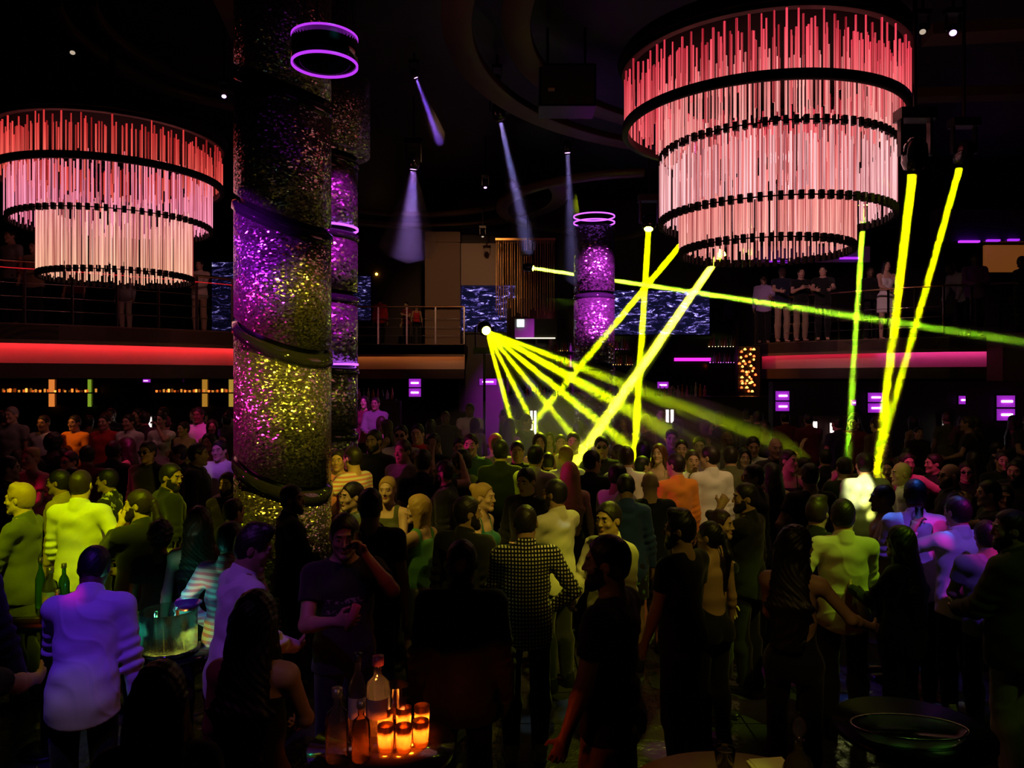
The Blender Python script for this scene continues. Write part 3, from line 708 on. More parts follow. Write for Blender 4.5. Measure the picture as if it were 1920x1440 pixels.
# ---------------------------------------------------------------- the room
M_wall = mat('wall_dark', (.030, .022, .024), .55, bump=('noise', 3, .1, .02))
M_ceil = mat('ceiling_black', (.012, .010, .012), .5, bump=('noise', 2, .2, .05))
M_brown = mat('bronze_lacquer', (.20, .12, .08), .45, bump=('noise', 30, .08, .01))
M_trim = mat('soffit_trim', (.12, .075, .04), .6)
M_black = mat('black_metal', (.015, .015, .017), .35, metal=.6)
M_steel = mat('steel', (.45, .42, .40), .25, metal=1.0)
M_gloss = mat('black_gloss', (.01, .01, .012), .08, coat=.5)
M_glass = thin_glass('clear_glass')
def floor_material():
    m = mat('dance_floor', (.030, .028, .032), .16, spec=.7); nt = m.node_tree; b = nt.nodes['Principled BSDF']
    tc = node(m, 'ShaderNodeTexCoord'); n1 = node(m, 'ShaderNodeTexNoise'); n1.inputs['Scale'].default_value = 5.5; n1.inputs['Detail'].default_value = 5
    br = node(m, 'ShaderNodeTexBrick'); br.inputs['Scale'].default_value = 1.0; br.offset = 0.0
    br.inputs['Color1'].default_value = (.05, .045, .05, 1); br.inputs['Color2'].default_value = (.03, .028, .034, 1); br.inputs['Mortar'].default_value = (.005, .005, .005, 1)
    br.inputs['Mortar Size'].default_value = .008; br.inputs['Brick Width'].default_value = .6; br.inputs['Row Height'].default_value = .6
    nt.links.new(tc.outputs['Object'], n1.inputs['Vector']); nt.links.new(tc.outputs['Object'], br.inputs['Vector']); nt.links.new(br.outputs['Color'], b.inputs['Base Color'])
    bn = node(m, 'ShaderNodeBump'); bn.inputs['Strength'].default_value = .45; bn.inputs['Distance'].default_value = .04
    nt.links.new(n1.outputs[0], bn.inputs['Height']); nt.links.new(bn.outputs[0], b.inputs['Normal'])
    return m
struct(MB().box((0, 9, -.05), (40, 40, .1)), 'floor', floor_material())
struct(MB().box((0, 20.3, .175), (32, 17.2, .35)), 'floor_platform', M_wall)
struct(MB().box((0, 9, 8.4), (40, 40, .1)), 'ceiling', M_ceil)
struct(MB().box((0, 28.2, 4), (40, .2, 8.8)), 'wall_back', M_wall)
struct(MB().box((-15.4, 12, 4), (.2, 34, 8.8)), 'wall_left', M_wall)
struct(MB().box((16.4, 12, 4), (.2, 34, 8.8)), 'wall_right', M_wall)
# curved soffits of the ceiling
def annulus(cx, cy_, r0, r1, z, t, a0, a1, n=48):
    mb = MB(); mb.lathe([(r0, 0), (r1, 0), (r1, t), (r0, t), (r0, 0)], (cx, cy_, z), n, a0, a1); return mb
for i, (cx, cy_, r0, r1, z, a0, a1) in enumerate([(5, 10.7, 5.55, 5.95, 7.4, 1.4, 3.7), (5, 10.7, 4.75, 5.15, 7.55, 1.4, 3.9), (-3.2, 11.2, 2.85, 3.1, 7.4, 1.6, 3.6), (-3.2, 11.2, 2.45, 2.58, 7.5, 1.6, 3.6),
        (-2.6, 19.5, 3.6, 4.0, 7.2, -.4, 2.4), (-2.6, 19.5, 2.6, 2.8, 7.3, -.4, 2.4), (3.2, 20.0, 3.3, 3.6, 7.0, 1.9, 4.6), (1.0, 22.0, 2.8, 3.0, 6.9, -.2, 1.8)]):
    struct(annulus(cx, cy_, r0, r1, z, .12, a0, a1), 'trim_%d' % (i + 1), M_trim)
def beam(p, q, wd, th, name, m):
    p, q = Vector(p), Vector(q); d = q - p; rz = math.atan2(d.y, d.x)
    return struct(MB().box((p + q) / 2, (d.length, wd, th), rz), name, m)
beam((-3.1, 6.2, 7.7), (-3.9, 11.3, 7.7), .35, .2, 'trim_9', M_trim)
beam((4.8, 6.0, 7.7), (9.4, 11.5, 7.7), .3, .2, 'trim_10', M_trim)
beam((5.6, 10.5, 7.3), (13, 9.5, 7.3), .4, .15, 'trim_11', M_trim)
beam((5.0, 12.6, 7.2), (12, 12.0, 7.2), .3, .15, 'trim_12', M_trim)
# ---- balconies: fascia, lit cove, lip
ZB = 3.70
def ledge(pts):      # pixel columns and fascia-top rows to floor points
    return [at(px, py, (ZB - HC) * F / (HY - py)).xy for px, py in pts]
def strip_along(P, off, z0, z1, dep, sign=1):
    """a band following polyline P, pushed back by off, dep thick"""
    mb = MB(); n = len(P); N = []
    for i in range(n):
        t = (P[min(i + 1, n - 1)] - P[max(i - 1, 0)]).normalized(); N.append(Vector((-t.y, t.x)) * sign)
    a = [P[i] + N[i] * off for i in range(n)]; b = [P[i] + N[i] * (off + dep) for i in range(n)]
    vs = [(q.x, q.y, z) for z in (z0, z1) for L in (a, b) for q in L]
    fs = []
    for i in range(n - 1):
        for A, B in ((0, n), (3 * n, 2 * n), (2 * n, 0), (n, 3 * n)): fs.append((A + i, A + i + 1, B + i + 1, B + i))
    fs += [(0, n, 3 * n, 2 * n), (n - 1, 3 * n - 1 - n, 4 * n - 1, 2 * n - 1)]
    fs[-1] = (n - 1, 3 * n - 1, 4 * n - 1, 2 * n - 1)
    mb.add(vs, fs); return mb
def led(name, col, st): return mat(name, (0, 0, 0), emit=col, estr=st)
def balcony(pts, back, colors, label, nm, k):
    P = ledge(pts)
    struct(MB().prism([tuple(p) for p in P] + back, ZB - .30, ZB - .02), 'floor_balcony_' + nm, M_wall)
    struct(strip_along(P, 0, ZB - .37, ZB, .12), 'trim_%d' % k, M_brown)
    struct(strip_along(P, .27, ZB - .78, ZB - .30, .08), 'trim_%d' % (k + 1), mat('cove_panel', (.55, .42, .38), .7))
    struct(strip_along(P, -.02, ZB - 1.02, ZB - .74, .3), 'trim_%d' % (k + 2), mat('lip', (.06, .035, .03), .5))
    for i, (a, b, c, st) in enumerate(colors):
        Q = [p for p, q in zip(P, pts) if a <= q[0] <= b]
        e = strip_along(Q, .125, ZB - .345, ZB - .325, .02).build('led_strip', led('led_%s_%d' % (nm, i), c, st))
        tag(e, label[i], 'light strip')
    return P
PL = balcony([(-140, 596), (-60, 601), (0, 604.5), (110, 608), (200, 611.5), (320, 616.5), (440, 622), (560, 633), (620, 641)], [(-5.2, 26), (-15.3, 26), (-15.3, 13)],
    [(-200, 700, (1, .035, .045), 26)], ['long red light strip in the cove under the balcony beside the wide column'], 'left', 13)
PR_ = balcony([(655, 645), (700, 645), (760, 645), (820, 645), (870, 645)], [(-1.3, 27), (-5.2, 27)], [(600, 900, (1, .30, .06), 5)], ['orange light strip under the rear balcony beside the brown pier'], 'back', 16)
PR = balcony([(1412, 646), (1440, 643), (1500, 640), (1570, 637.5), (1640, 635), (1700, 633), (1780, 631), (1870, 630), (1960, 628), (2060, 625)], [(16.3, 17), (16.3, 27), (7.2, 27)],
    [(1400, 1645, (1, .03, .10), 10), (1640, 1880, (1, .06, .42), 16)], ['red stretch of the light strip under the balcony with leaning guests', 'pink stretch of the light strip under the balcony, beyond the red one'], 'right', 19)
struct(MB().box((at(1885, 670, 18.0)), (.5, .6, 1.1)), 'trim_22', mat('lip', (.06, .035, .03)))
# ---- railings
def railing(P, h, label, warm, posts, light=None):
    t = empty('balcony_railing', (P[0].x, P[0].y, ZB)); tag(t, label, 'railing')
    L = [0]
    for a, b in zip(P, P[1:]): L.append(L[-1] + (b - a).length)
    def pt(s, z, off=.06):
        i = max(j for j in range(len(L)) if L[j] <= s + 1e-6); i = min(i, len(P) - 2); f = (s - L[i]) / (L[i + 1] - L[i]); q = P[i].lerp(P[i + 1], f)
        d = (P[i + 1] - P[i]).normalized(); return Vector((q.x - d.y * off - P[0].x, q.y + d.x * off - P[0].y, z))
    n = 40; S = [L[-1] * i / n for i in range(n + 1)]
    MB().tube([pt(s, h) for s in S], .028, 8).build('top_rail', warm, t)
    for z in (.25, .5, .75): MB().tube([pt(s, z) for s in S], .008, 5).build('cable', M_steel, t)
    m = MB(); 
    for a, b in zip(S, S[1:]): 
        A, B = pt(a, .08), pt(b, .08); C_, D = pt(b, h - .08), pt(a, h - .08); m.add([A, B, C_, D], [(0, 1, 2, 3)])
    for i in range(posts + 1):
        s = L[-1] * i / posts; MB().box(pt(s, h / 2), (.045, .045, h)).build('post', M_steel, t)
    if light: MB().tube([pt(s, h - .13, .03) for s in S], .007, 5).build('light_strip', light, t)
    return t
M_rail = mat('rail_bronze', (.55, .32, .20), .3, metal=1.0)
railing(PL, 1.15, 'long bronze railing with a red light line along the balcony behind the smaller chandelier', M_rail, 13, led('rail_red', (1, .02, .03), .7))
railing(PR_, 1.1, 'short railing on the rear balcony beside the brown pier', M_rail, 4)
railing(PR, 1.25, 'curved bronze railing with guests leaning on it under the yellow beams', M_rail, 14)
# ---- pier, panels and walls at the back
tag(MB().box(at(832, 545, 23.5) , (size(65, 23.5), .8, size(212, 23.5))).box(at(832, 457, 23.5), (size(67, 23.5), .9, .05)).build('pier', mat('pier_brown', (.17, .105, .07), .6, bump=('noise', 20, .1, .02))), 'tall brown square pier between rear balcony and video screen', 'pier')
bp = at(905, 497, 23.2); tag(MB().box(bp, (size(80, 23.2), .3, size(78, 23.2))).build('ceiling_panel', M_brown), 'hanging brown rectangular panel above the video screen, beside the rod curtain', 'panel')
def screen(px0, px1, py0, py1, Y, label, seed, rz=0, st=1.0):
    c = at((px0 + px1) / 2, (py0 + py1) / 2, Y); wd = size(px1 - px0, Y); ht = size(py1 - py0, Y)
    t = empty('video_screen', (c.x, c.y, c.z - ht / 2), rz); tag(t, label, 'screen')
    MB().box((0, .06, ht / 2), (wd + .1, .1, ht + .1)).build('frame', M_black, t)
    m = mat('screen_%d' % seed, (0, 0, 0), .6, spec=0.0); nt = m.node_tree; b = nt.nodes['Principled BSDF']
    tc = node(m, 'ShaderNodeTexCoord'); mp = node(m, 'ShaderNodeMapping'); mp.inputs['Scale'].default_value = (1.0, 1, 3.6); mp.inputs['Rotation'].default_value = (0, .22 if seed != 3 else 1.1, 0); mp.inputs['Location'].default_value = (seed * 3.1, 0, seed)
    nz = node(m, 'ShaderNodeTexNoise'); nz.inputs['Scale'].default_value = 2.2; nz.inputs['Detail'].default_value = 9; nz.inputs['Roughness'].default_value = .78; nz.inputs['Distortion'].default_value = 1.2
    rp = node(m, 'ShaderNodeValToRGB'); E = rp.color_ramp.elements; E[0].position = .50; E[0].color = (.002, .002, .008, 1); E[1].position = .66; E[1].color = (.9, .85, 1, 1)
    e = E.new(.56); e.color = (.010, .007, .045, 1); e = E.new(.60); e.color = (.20, .14, .60, 1)
    nt.links.new(tc.outputs['Object'], mp.inputs[0]); nt.links.new(mp.outputs[0], nz.inputs['Vector']); nt.links.new(nz.outputs[0], rp.inputs[0]); nt.links.new(rp.outputs[0], b.inputs['Emission Color']); b.inputs['Emission Strength'].default_value = st
    MB().box((0, -.005, ht / 2), (wd, .03, ht)).build('display', m, t)
screen(863, 966, 535, 622, 24.08, 'video screen with violet streaks behind the fan of yellow beams', 1, st=2.2)
screen(1150, 1330, 545, 627, 23.82, 'wide video screen with violet streaks, to one side of the purple lit far column', 2, st=2.2)
screen(398, 452, 492, 632, 19.5, 'tall video screen on the balcony behind the guest in the pale shirt', 3, st=.8)
screen(662, 695, 518, 600, 27.98, 'narrow blue-white video screen on the rear balcony', 4, st=1.0)
struct(MB().box((at(1150, 0, 24.2).x, 24.3, 4.3), (size(580, 24.2), .2, 7.9)), 'wall_bar', M_wall)
# rod curtain hanging by the screen
t = empty('rod_curtain', at(985, 600, 22.0)); tag(t, 'curtain of thin gilt rods hanging in front of the dark bar wall', 'curtain')
hz = size(148, 22.0); M_gilt = mat('gilt', (.75, .42, .12), .3, metal=.9)
MB().box((0, .1, hz + .03), (size(112, 22), .5, .06)).build('header', M_gilt, t)
for i in range(26):
    x = size(-54 + 108 * i / 25 + rnd.uniform(-1, 1), 22.0); MB().tube([(x, rnd.uniform(-.15, .25), rnd.uniform(0, .35)), (x, 0, hz)], .012, 6).build('rod', M_gilt, t)
rq = at(1004, 617, 21.8); tag(MB().box(rq, (size(78, 21.8), .5, size(36, 21.8))).box((rq.x + .03, 21.9, rq.z / 2 + .17), (.05, .05, rq.z - .3)).box((rq.x + .5, 21.9, rq.z / 2 + .17), (.05, .05, rq.z - .3)).build('dj_riser', mat('riser', (.05, .045, .035), .5)), 'dark boxy riser under the gilt rod curtain', 'riser')
tag(MB().box(at(1004, 634, 21.54), (size(74, 21.5), .04, .03)).build('light_bar', led('bar_white', (1, .85, .6), 1.6)), 'thin warm white light bar under the dark riser', 'light bar')
tag(MB().box(at(976, 606, 21.5), (.2, .1, .2)).build('lamp', led('lamp_white', (.8, 1, 1), 3)), 'small white square lamp beside the dark riser', 'lamp')
tag(MB().box(at(1300, 674, 23.86), (size(72, 23.5), .06, .10)).build('light_bar', led('bar_purple', (.9, .03, .75), 1.3)), 'long purple light bar on the dark bar wall', 'light bar')
# amber star lamp on rear balcony
tag(MB().lathe([(0, -.05), (.045, -.02), (.045, .02), (0, .05)], at(706, 514, 28.08), 12).build('lamp', led('lamp_amber', (1, .42, .04), 16)), 'bright amber pin lamp high on the wall above the rear balcony', 'lamp')
# ---- columns wrapped in hammered metal
def hammered(nm='hammered_metal', sc=1.0):
    """crinkled foil: every small cell of the surface is a facet with a tilt of its own"""
    m = mat(nm, (.50, .46, .46), .24, metal=.9); nt = m.node_tree; b = nt.nodes['Principled BSDF']; tc = node(m, 'ShaderNodeTexCoord')
    mp = node(m, 'ShaderNodeMapping'); mp.inputs['Scale'].default_value = (1, 1, 1.7); v = node(m, 'ShaderNodeTexVoronoi'); v.inputs['Scale'].default_value = 48 * sc
    n = node(m, 'ShaderNodeTexNoise'); n.inputs['Scale'].default_value = 12 * sc; n.inputs['Detail'].default_value = 3
    ds = node(m, 'ShaderNodeVectorMath'); ds.operation = 'MULTIPLY_ADD'; ds.inputs[1].default_value = (.05, .05, .05)
    nt.links.new(tc.outputs['Object'], mp.inputs[0]); nt.links.new(mp.outputs[0], n.inputs['Vector']); nt.links.new(n.outputs['Color'], ds.inputs[0]); nt.links.new(mp.outputs[0], ds.inputs[2]); nt.links.new(ds.outputs[0], v.inputs['Vector'])
    g = node(m, 'ShaderNodeNewGeometry'); a = node(m, 'ShaderNodeVectorMath'); a.operation = 'SUBTRACT'; a.inputs[1].default_value = (.5, .5, .5); nt.links.new(v.outputs['Color'], a.inputs[0])
    k = node(m, 'ShaderNodeVectorMath'); k.operation = 'MULTIPLY_ADD'; k.inputs[1].default_value = (1.0, 1.0, 1.0); nt.links.new(a.outputs[0], k.inputs[0]); nt.links.new(g.outputs['Normal'], k.inputs[2])
    q = node(m, 'ShaderNodeVectorMath'); q.operation = 'NORMALIZE'; nt.links.new(k.outputs[0], q.inputs[0]); nt.links.new(q.outputs[0], b.inputs['Normal'])
    return m
M_ham = hammered(); M_ham2 = hammered('hammered_metal_coarse', .5); M_purled = led('led_purple', (.50, .10, 1.0), 2.0); M_band = mat('smoked_glass', (.02, .02, .025), .06, coat=.8)
def column(px, Y, r, cuts, sx, sy, label, top=None, ring_at=(), wide=None):
    """cuts: heights of the tilted gaps; sx, sy tilt of every gap"""
    c = at(px, 0, Y); t = empty('clad_column', (c.x, Y, 0)); tag(t, label, 'column'); t['kind'] = 'thing'
    ztop = top or 8.3; n = 56
    MB().lathe([(r * .86, 0), (r * .86, ztop - .02), (0, ztop - .02)], n=n).build('core', M_black, t)
    edges = [0] + [z for z in cuts if z < ztop] + [ztop]
    for i, (a, b) in enumerate(zip(edges, edges[1:])):
        g = .085; mb = MB(); vs = []; steps = 2
        for j, zz in enumerate((a + (g if i else 0), b - (g if i < len(edges) - 2 or top else 0))):
            tl = 0 if (i == 0 and j == 0) or (i == len(edges) - 2 and j == 1) else 1
            for rr in ((r * .96, r) if j == 0 else (r, r * .96)):
                for k in range(n):
                    th = 2 * PI * k / n; x, y = math.cos(th) * rr, math.sin(th) * rr; vs.append((x, y, zz + tl * (sx * x + sy * y)))
        fs = [(q * n + k, q * n + (k + 1) % n, (q + 1) * n + (k + 1) % n, (q + 1) * n + k) for q in range(3) for k in range(n)]
        mb.add(vs, fs, True).build('sleeve', M_ham if Y < 9 else M_ham2, t)
        if i:    # the band in the gap
            vs = []; zs = a
            for rr, dz in ((r * .90, -.10), (r * 1.045, -.075), (r * 1.03, .0), (r * .92, .03)):
                for k in range(n): th = 2 * PI * k / n; x, y = math.cos(th) * rr, math.sin(th) * rr; vs.append((x, y, zs + dz + sx * x + sy * y))
            MB().add(vs, fs, True).build('band', M_band, t)
    for z in ring_at:
        MB().lathe([(r * .98, z), (r * 1.02, z), (r * 1.02, z + .03), (r * .98, z + .03), (r * .98, z)], n=n).build('ring_light', M_purled, t)
    if wide: MB().lathe([(r * .9, wide[0]), (wide[2], wide[0]), (wide[2], wide[1]), (r * .9, wide[1])], n=n).build('collar', M_ham, t)
    return t
column(531, 7.96, .48, [1.72, 3.07, 4.30, 5.6, 6.9], -.395, .22, 'wide hammered metal column with slanted dark bands, nearest of the columns')
column(609, 11.5, .48, [.9, 1.9, 2.86, 3.9, 4.83, 5.9], -.1, .05, 'purple lit metal column half hidden behind the wide slant banded one', ring_at=(2.86, 4.86), wide=(5.97, 7.05, .66))
column(1114, 18.7, .49, [1.4, 2.95, 4.66], 0.0, .0, 'purple lit metal column standing free by the bar, with a glowing ring on top', top=6.35, ring_at=(6.40, 6.55))
c = at(1114, 405, 18.7); 
# hanging ring of light by the near column
t = empty('ring_lamp', at(609, 96, 6.6)); tag(t, 'purple glowing hoop lamp hanging by the wide column near the ceiling', 'lamp')
r_ = size(61, 6.6)
MB().lathe([(r_ * .93, -.10), (r_, -.10), (r_, .10), (r_ * .93, .10), (r_ * .93, -.10)], n=48).build('drum', M_gloss, t)
MB().lathe([(r_ * .96, -.125), (r_ * 1.01, -.125), (r_ * 1.01, -.105), (r_ * .96, -.105), (r_ * .96, -.125)], n=48).build('ring_light', led('led_hoop', (.50, .04, .9), 1.1), t)
MB().lathe([(r_ * .97, .105), (r_ * 1.01, .105), (r_ * 1.01, .12), (r_ * .97, .12), (r_ * .97, .105)], n=48).build('ring_light', led('led_hoop', (.50, .04, .9), 1.1), t)
for a in (0, 2.1, 4.2): MB().tube([(r_ * .95 * math.cos(a), r_ * .95 * math.sin(a), .1), (0, 0, 2.0)], .006, 5).build('cable', M_black, t)
# ---- wall lamps, light tubes
def sconce(px, py, wpx, hpx, Y, label, single=False, st=4.0):
    c = at(px, py, Y); wd, ht = size(wpx, Y), size(hpx, Y); t = empty('wall_sconce', (c.x, c.y, c.z - ht / 2)); tag(t, label, 'wall lamp')
    MB().box((0, .06, ht / 2), (wd * 1.08, .06, ht * 1.04)).build('back_plate', M_black, t)
    n = 1 if single else 2; M1 = mat('sconce_glass', (.4, .05, .5), .1, emit=(.45, .03, .75), estr=.55); M2 = led('sconce_bulb', (.9, .45, 1), 5)
    for i in range(n):
        h = ht / n * .86; z = ht * (i + .5) / n; s = MB().box((0, 0, z), (wd, .06, h)).build('shade', M1, t)
        MB().tube([(-wd * .32, -.045, z), (wd * .32, -.045, z)], h * .10, 8).build('bulb', M2, s)
for a in [(778, 727, 22, 36, 21.5, 'double purple wall lamp on the dark wall under the rear balcony'), (915, 716, 32, 14, 22, 'wide single purple wall lamp under the violet streaked screen', True),
          (1243, 722, 20, 14, 22.5, 'small purple wall lamp behind the bartender', True), (1467, 752, 24, 40, 17.38, 'double purple wall lamp under the red lit cove'),
          (1641, 755, 25, 40, 17.38, 'double purple wall lamp where the yellow beams cross the wall'), (1886, 765, 31, 50, 17.38, 'large double purple wall lamp nearest the picture edge'),
          (275, 714, 12, 7, 17.5, 'tiny purple wall lamp between the two mirror strips', True), (1804, 750, 10, 18, 17.38, 'small dim purple wall lamp beside the large double one', True), (1600, 755, 8, 12, 17.38, 'small purple wall lamp just beside the crossing beams', True)]: sconce(*a)
def light_tube(px, py, wpx, hpx, Y, label, n=2):
    c = at(px, py, Y); wd, ht = size(wpx, Y), size(hpx, Y); t = empty('light_tube', (c.x, c.y, c.z - ht / 2)); tag(t, label, 'tube lamp')
    MB().box((0, .05, ht / 2), (wd * 1.25, .05, ht * 1.05)).build('back_plate', M_steel, t)
    if Y < 17: MB().tube([(0, .06, .35 - t.location.z), (0, .06, 0)], .03, 8).build('stand', M_black, t)
    for i in range(n):
        x = wd * ((i + .5) / n - .5); MB().tube([(x, 0, .02), (x, 0, ht - .02)], wd / n * .28, 8).build('tube', led('tube_white', (1, .88, .85), 3.0), t)
for a in [(259, 806, 12, 52, 14.5, 'white tube lamp behind the man in the lavender lit shirt'), (280, 803, 7, 45, 14.6, 'slim white tube lamp behind the woman with a phone', 1), (661, 793, 11, 45, 16, 'white tube lamp beside the purple lit half hidden column'),
          (1000, 793, 14, 48, 19.59, 'white tube lamp at the foot of the fan of beams'), (1256, 790, 18, 46, 19.59, 'white tube lamp on the bar front below the bartender'),
          (1529, 812, 8, 46, 17.28, 'slim white tube lamp in the entrance niche, on the side of the bar'), (1561, 815, 8, 46, 17.28, 'slim white tube lamp in the entrance niche, on the side of the beams'), (1776, 817, 14, 72, 17.35, 'tall white tube lamp on the dark wall behind the bald man in glasses'),
          ]: light_tube(*a)
struct(MB().box(at(1545, 815, 17.4), (size(90, 17.4), .16, size(70, 17.4))), 'wall_niche', mat('niche', (.12, .06, .06), .3, metal=.4))
struct(MB().box(at(1745, 815, 17.6), (size(600, 17.6), .3, 2.4)), 'wall_booths', M_wall)
struct(MB().box(at(150, 781, 18.6), (size(900, 18.6), .3, 2.05)), 'wall_side_booths', M_wall)
# ---- bar: counter, back bar and bottles
bz = at(1210, 745, 19.8)
tag(MB().box((bz.x, 19.8, bz.z / 2 + .175), (size(460, 19.8), .25, bz.z - .35)).box((bz.x, 19.9, bz.z), (size(470, 19.8), .6, .05)).build('bar_counter', mat('bar_front', (.05, .035, .03), .25, coat=.3)), 'long dark bar counter behind the crowd in the middle', 'bar counter')
t = empty('back_bar', (bz.x, 23.6, .35)); tag(t, 'tall dark back bar with lit bottle shelves behind the counter', 'back bar')
MB().box((0, .4, 2.4), (size(440, 23.6), .2, 4.8)).build('back_panel', mat('bar_mirror', (.08, .07, .07), .12, metal=.8), t)
SHELF = [(1038, 1072, 658, 8), (1038, 1072, 688, 8), (1150, 1178, 655, 6), (1150, 1190, 684, 9), (1330, 1380, 650, 9), (1332, 1380, 680, 10), (1330, 1380, 768, 10), (1385, 1400, 768, 3), (985, 1030, 740, 7), (1040, 1072, 740, 6), (1155, 1215, 742, 8), (1225, 1325, 742, 12), (660, 740, 748, 9)]
bottle_protos = []
def bottle_mesh(kind, k=1.0):
    prof = {0: [(0, 0), (.036, 0), (.038, .01), (.038, .17), (.030, .205), (.014, .235), (.013, .29), (.016, .293), (.016, .31), (0, .31)],
            1: [(0, 0), (.042, 0), (.044, .012), (.044, .15), (.038, .185), (.016, .205), (.014, .245), (.019, .25), (.019, .275), (0, .275)],
            2: [(0, 0), (.032, 0), (.034, .01), (.033, .20), (.020, .25), (.012, .275), (.012, .33), (.014, .332), (.014, .345), (0, .345)]}[kind]
    return [(a * k, b * k) for a, b in prof]
M_bot = [mat('bottle_amber', (.75, .25, .04), .08, trans=.5, emit=None), mat('bottle_clear', (.75, .75, .8), .08, trans=.5), mat('bottle_green', (.08, .35, .1), .08, trans=.5), mat('bottle_pink', (.8, .2, .5), .1, trans=.4)]
M_label = mat('paper_label', (.7, .68, .65), .6); M_cap = mat('bottle_cap', (.35, .30, .28), .35, metal=.6)
bm_small = []
for k in range(3): o = MB().lathe(bottle_mesh(k), n=8).build('bottle'); bm_small.append(o.data); bpy.data.objects.remove(o)
for me in bm_small: me.materials.append(None)
SL = ['beside the purple lit far column, upper shelf', 'beside the purple lit far column, second shelf', 'on the upper shelf between far column and wide screen', 'on the second shelf between far column and wide screen', 'on the upper orange lit shelf beside the glowing red rack', 'on the second shelf beside the glowing red rack', 'on the low shelf under the glowing red rack', 'on the narrow low shelf by the balcony corner', 'on the counter where the beam fan lands', 'on the counter before the far column', 'on the counter beside the vertical beam', 'on the counter in front of the bartender', 'on the low ledge under the rear balcony']
for i, (a, b, y, n) in enumerate(SHELF):
    Y = 23.8 if y < 735 or y == 768 else 19.9
    if i == 12: Y = 20.5
    c0, c1 = at(a, y, Y), at(b, y, Y)
    if 8 <= i <= 11: c0.z = c1.z = bz.z + .029
    sh = None if 8 <= i <= 11 else MB().box(((c0.x + c1.x) / 2, Y, c0.z - .02), (c1.x - c0.x + .1, .22, .03)).build('shelf', M_black); sh and tag(sh, 'dark glass shelf %s' % SL[i], 'shelf')
    if i == 12: struct(MB().box(((c0.x + c1.x) / 2, Y + .1, c0.z / 2 + .15), (c1.x - c0.x + .3, .3, c0.z - .42)), 'wall_ledge', M_wall)
    if Y > 22: tag(MB().box(((c0.x + c1.x) / 2, Y + .08, c0.z + .005), (c1.x - c0.x, .02, .012)).build('led_strip', led('shelf_led_%d' % (i % 3), ((1, .5, .12), (1, .75, .4), (.8, .15, 1))[i % 3 if i != 6 else 2], 9)), 'thin light strip %s' % SL[i], 'light strip')
    for j in range(n):
        o = bpy.data.objects.new('bottle', bm_small[(i + j) % 3]); COL.objects.link(o); q = c0.lerp(c1, (j + .5) / n); o.location = (q.x, Y - .02, c0.z - .004); k = rnd.uniform(.8, 1.05); o.scale = (k, k, k)
        o.material_slots[0].link = 'OBJECT'; o.material_slots[0].material = M_bot[(i * 2 + j * 3) % 4]
        tag(o, 'small bottle %s' % SL[i], 'bottle', 'bottles ' + SL[i])
struct(MB().box(at(1402, 745, 22.3), (size(40, 22.3), .3, size(190, 22.3))), 'wall_bar_end', M_wall)
# glowing red rack
rk = at(1401, 695, 22.0); t = empty('lit_rack', (rk.x, rk.y, rk.z - size(40, 22))); tag(t, 'narrow glowing red and orange display rack at the balcony corner', 'display rack')
MB().box((0, .12, size(40, 22)), (size(32, 22), .05, size(84, 22))).build('back_plate', M_black, t)
for i in range(9):
    for j in range(4):
        x = size(-12 + 8 * j, 22) + rnd.uniform(-.06, .06); z = size(4 + 9 * i, 22) + rnd.uniform(-.07, .07)
        MB().lathe([(0, -.03), (rnd.uniform(.02, .055), -.02), (.03, .02), (0, .04)], (x, 0, z), 7).build('bulb', led('bulb_%d' % ((i + j) % 2), ((1, .10, .02), (1, .35, .06))[(i + j) % 2], 4.5), t)
# ---- strips of mirror with candle lights under the long balcony
for i, (a, b) in enumerate(((-30, 186), (296, 442))):
    Y = 18.42; c0, c1 = at(a, 735, Y), at(b, 735, Y)
    tag(MB().box(((c0.x + c1.x) / 2, Y, c0.z), (c1.x - c0.x, .06, size(50, Y))).build('mirror_panel', mat('mirror_dark', (.10, .08, .07), .08, metal=.9)), ('long' if i == 0 else 'short') + ' dark mirror strip under the red lit balcony', 'mirror')
    n = 24 if i == 0 else 18
    for j in range(n):
        q = c0.lerp(c1, (j + rnd.random()) / n); z = c0.z - .005 + .03
        o = MB().lathe([(.022, -.03), (.026, .03), (0, .035)], n=7).build('votive_candle', led('votive_%d' % (j % 6), ((1, .16, .02), (1, .35, .05))[j % 2], (.7, 2.2)[j % 3 == 0])); o.location = (q.x, Y - .12, z); k_ = rnd.uniform(.7, 1.5); o.scale = (1, 1, k_); o.location.z = c0.z - .005 + .03 * k_
        tag(o, 'tiny glowing candle on the ledge of the %s mirror strip' % ('long' if i == 0 else 'short'), 'candle', 'candles along the %s mirror strip' % ('long' if i == 0 else 'short'))
    tag(MB().box(((c0.x + c1.x) / 2, Y - .12, c0.z - .02), (c1.x - c0.x, .16, .03)).build('ledge', M_black), ('long' if i == 0 else 'short') + ' narrow ledge carrying candles under the red lit balcony', 'ledge')
for px, col, lb in ((97, (1, .28, .05), 'orange uplit post in the middle of the long mirror strip'), (168, (.5, .8, .05), 'yellow-green uplit post near the end of the long mirror strip'), (384, (1, .45, .05), 'amber uplit post in the short mirror strip'), (434, (1, .62, .08), 'amber uplit post against the wide column')):
    tag(MB().box(at(px, 737, 18.36), (size(8 if px != 168 else 4, 18), .08, size(52, 18))).build('uplit_post', led('post_%d' % px, col, .38 if px != 97 else .7)), lb, 'lit post')  # the uplight on these pillars is put in as emission
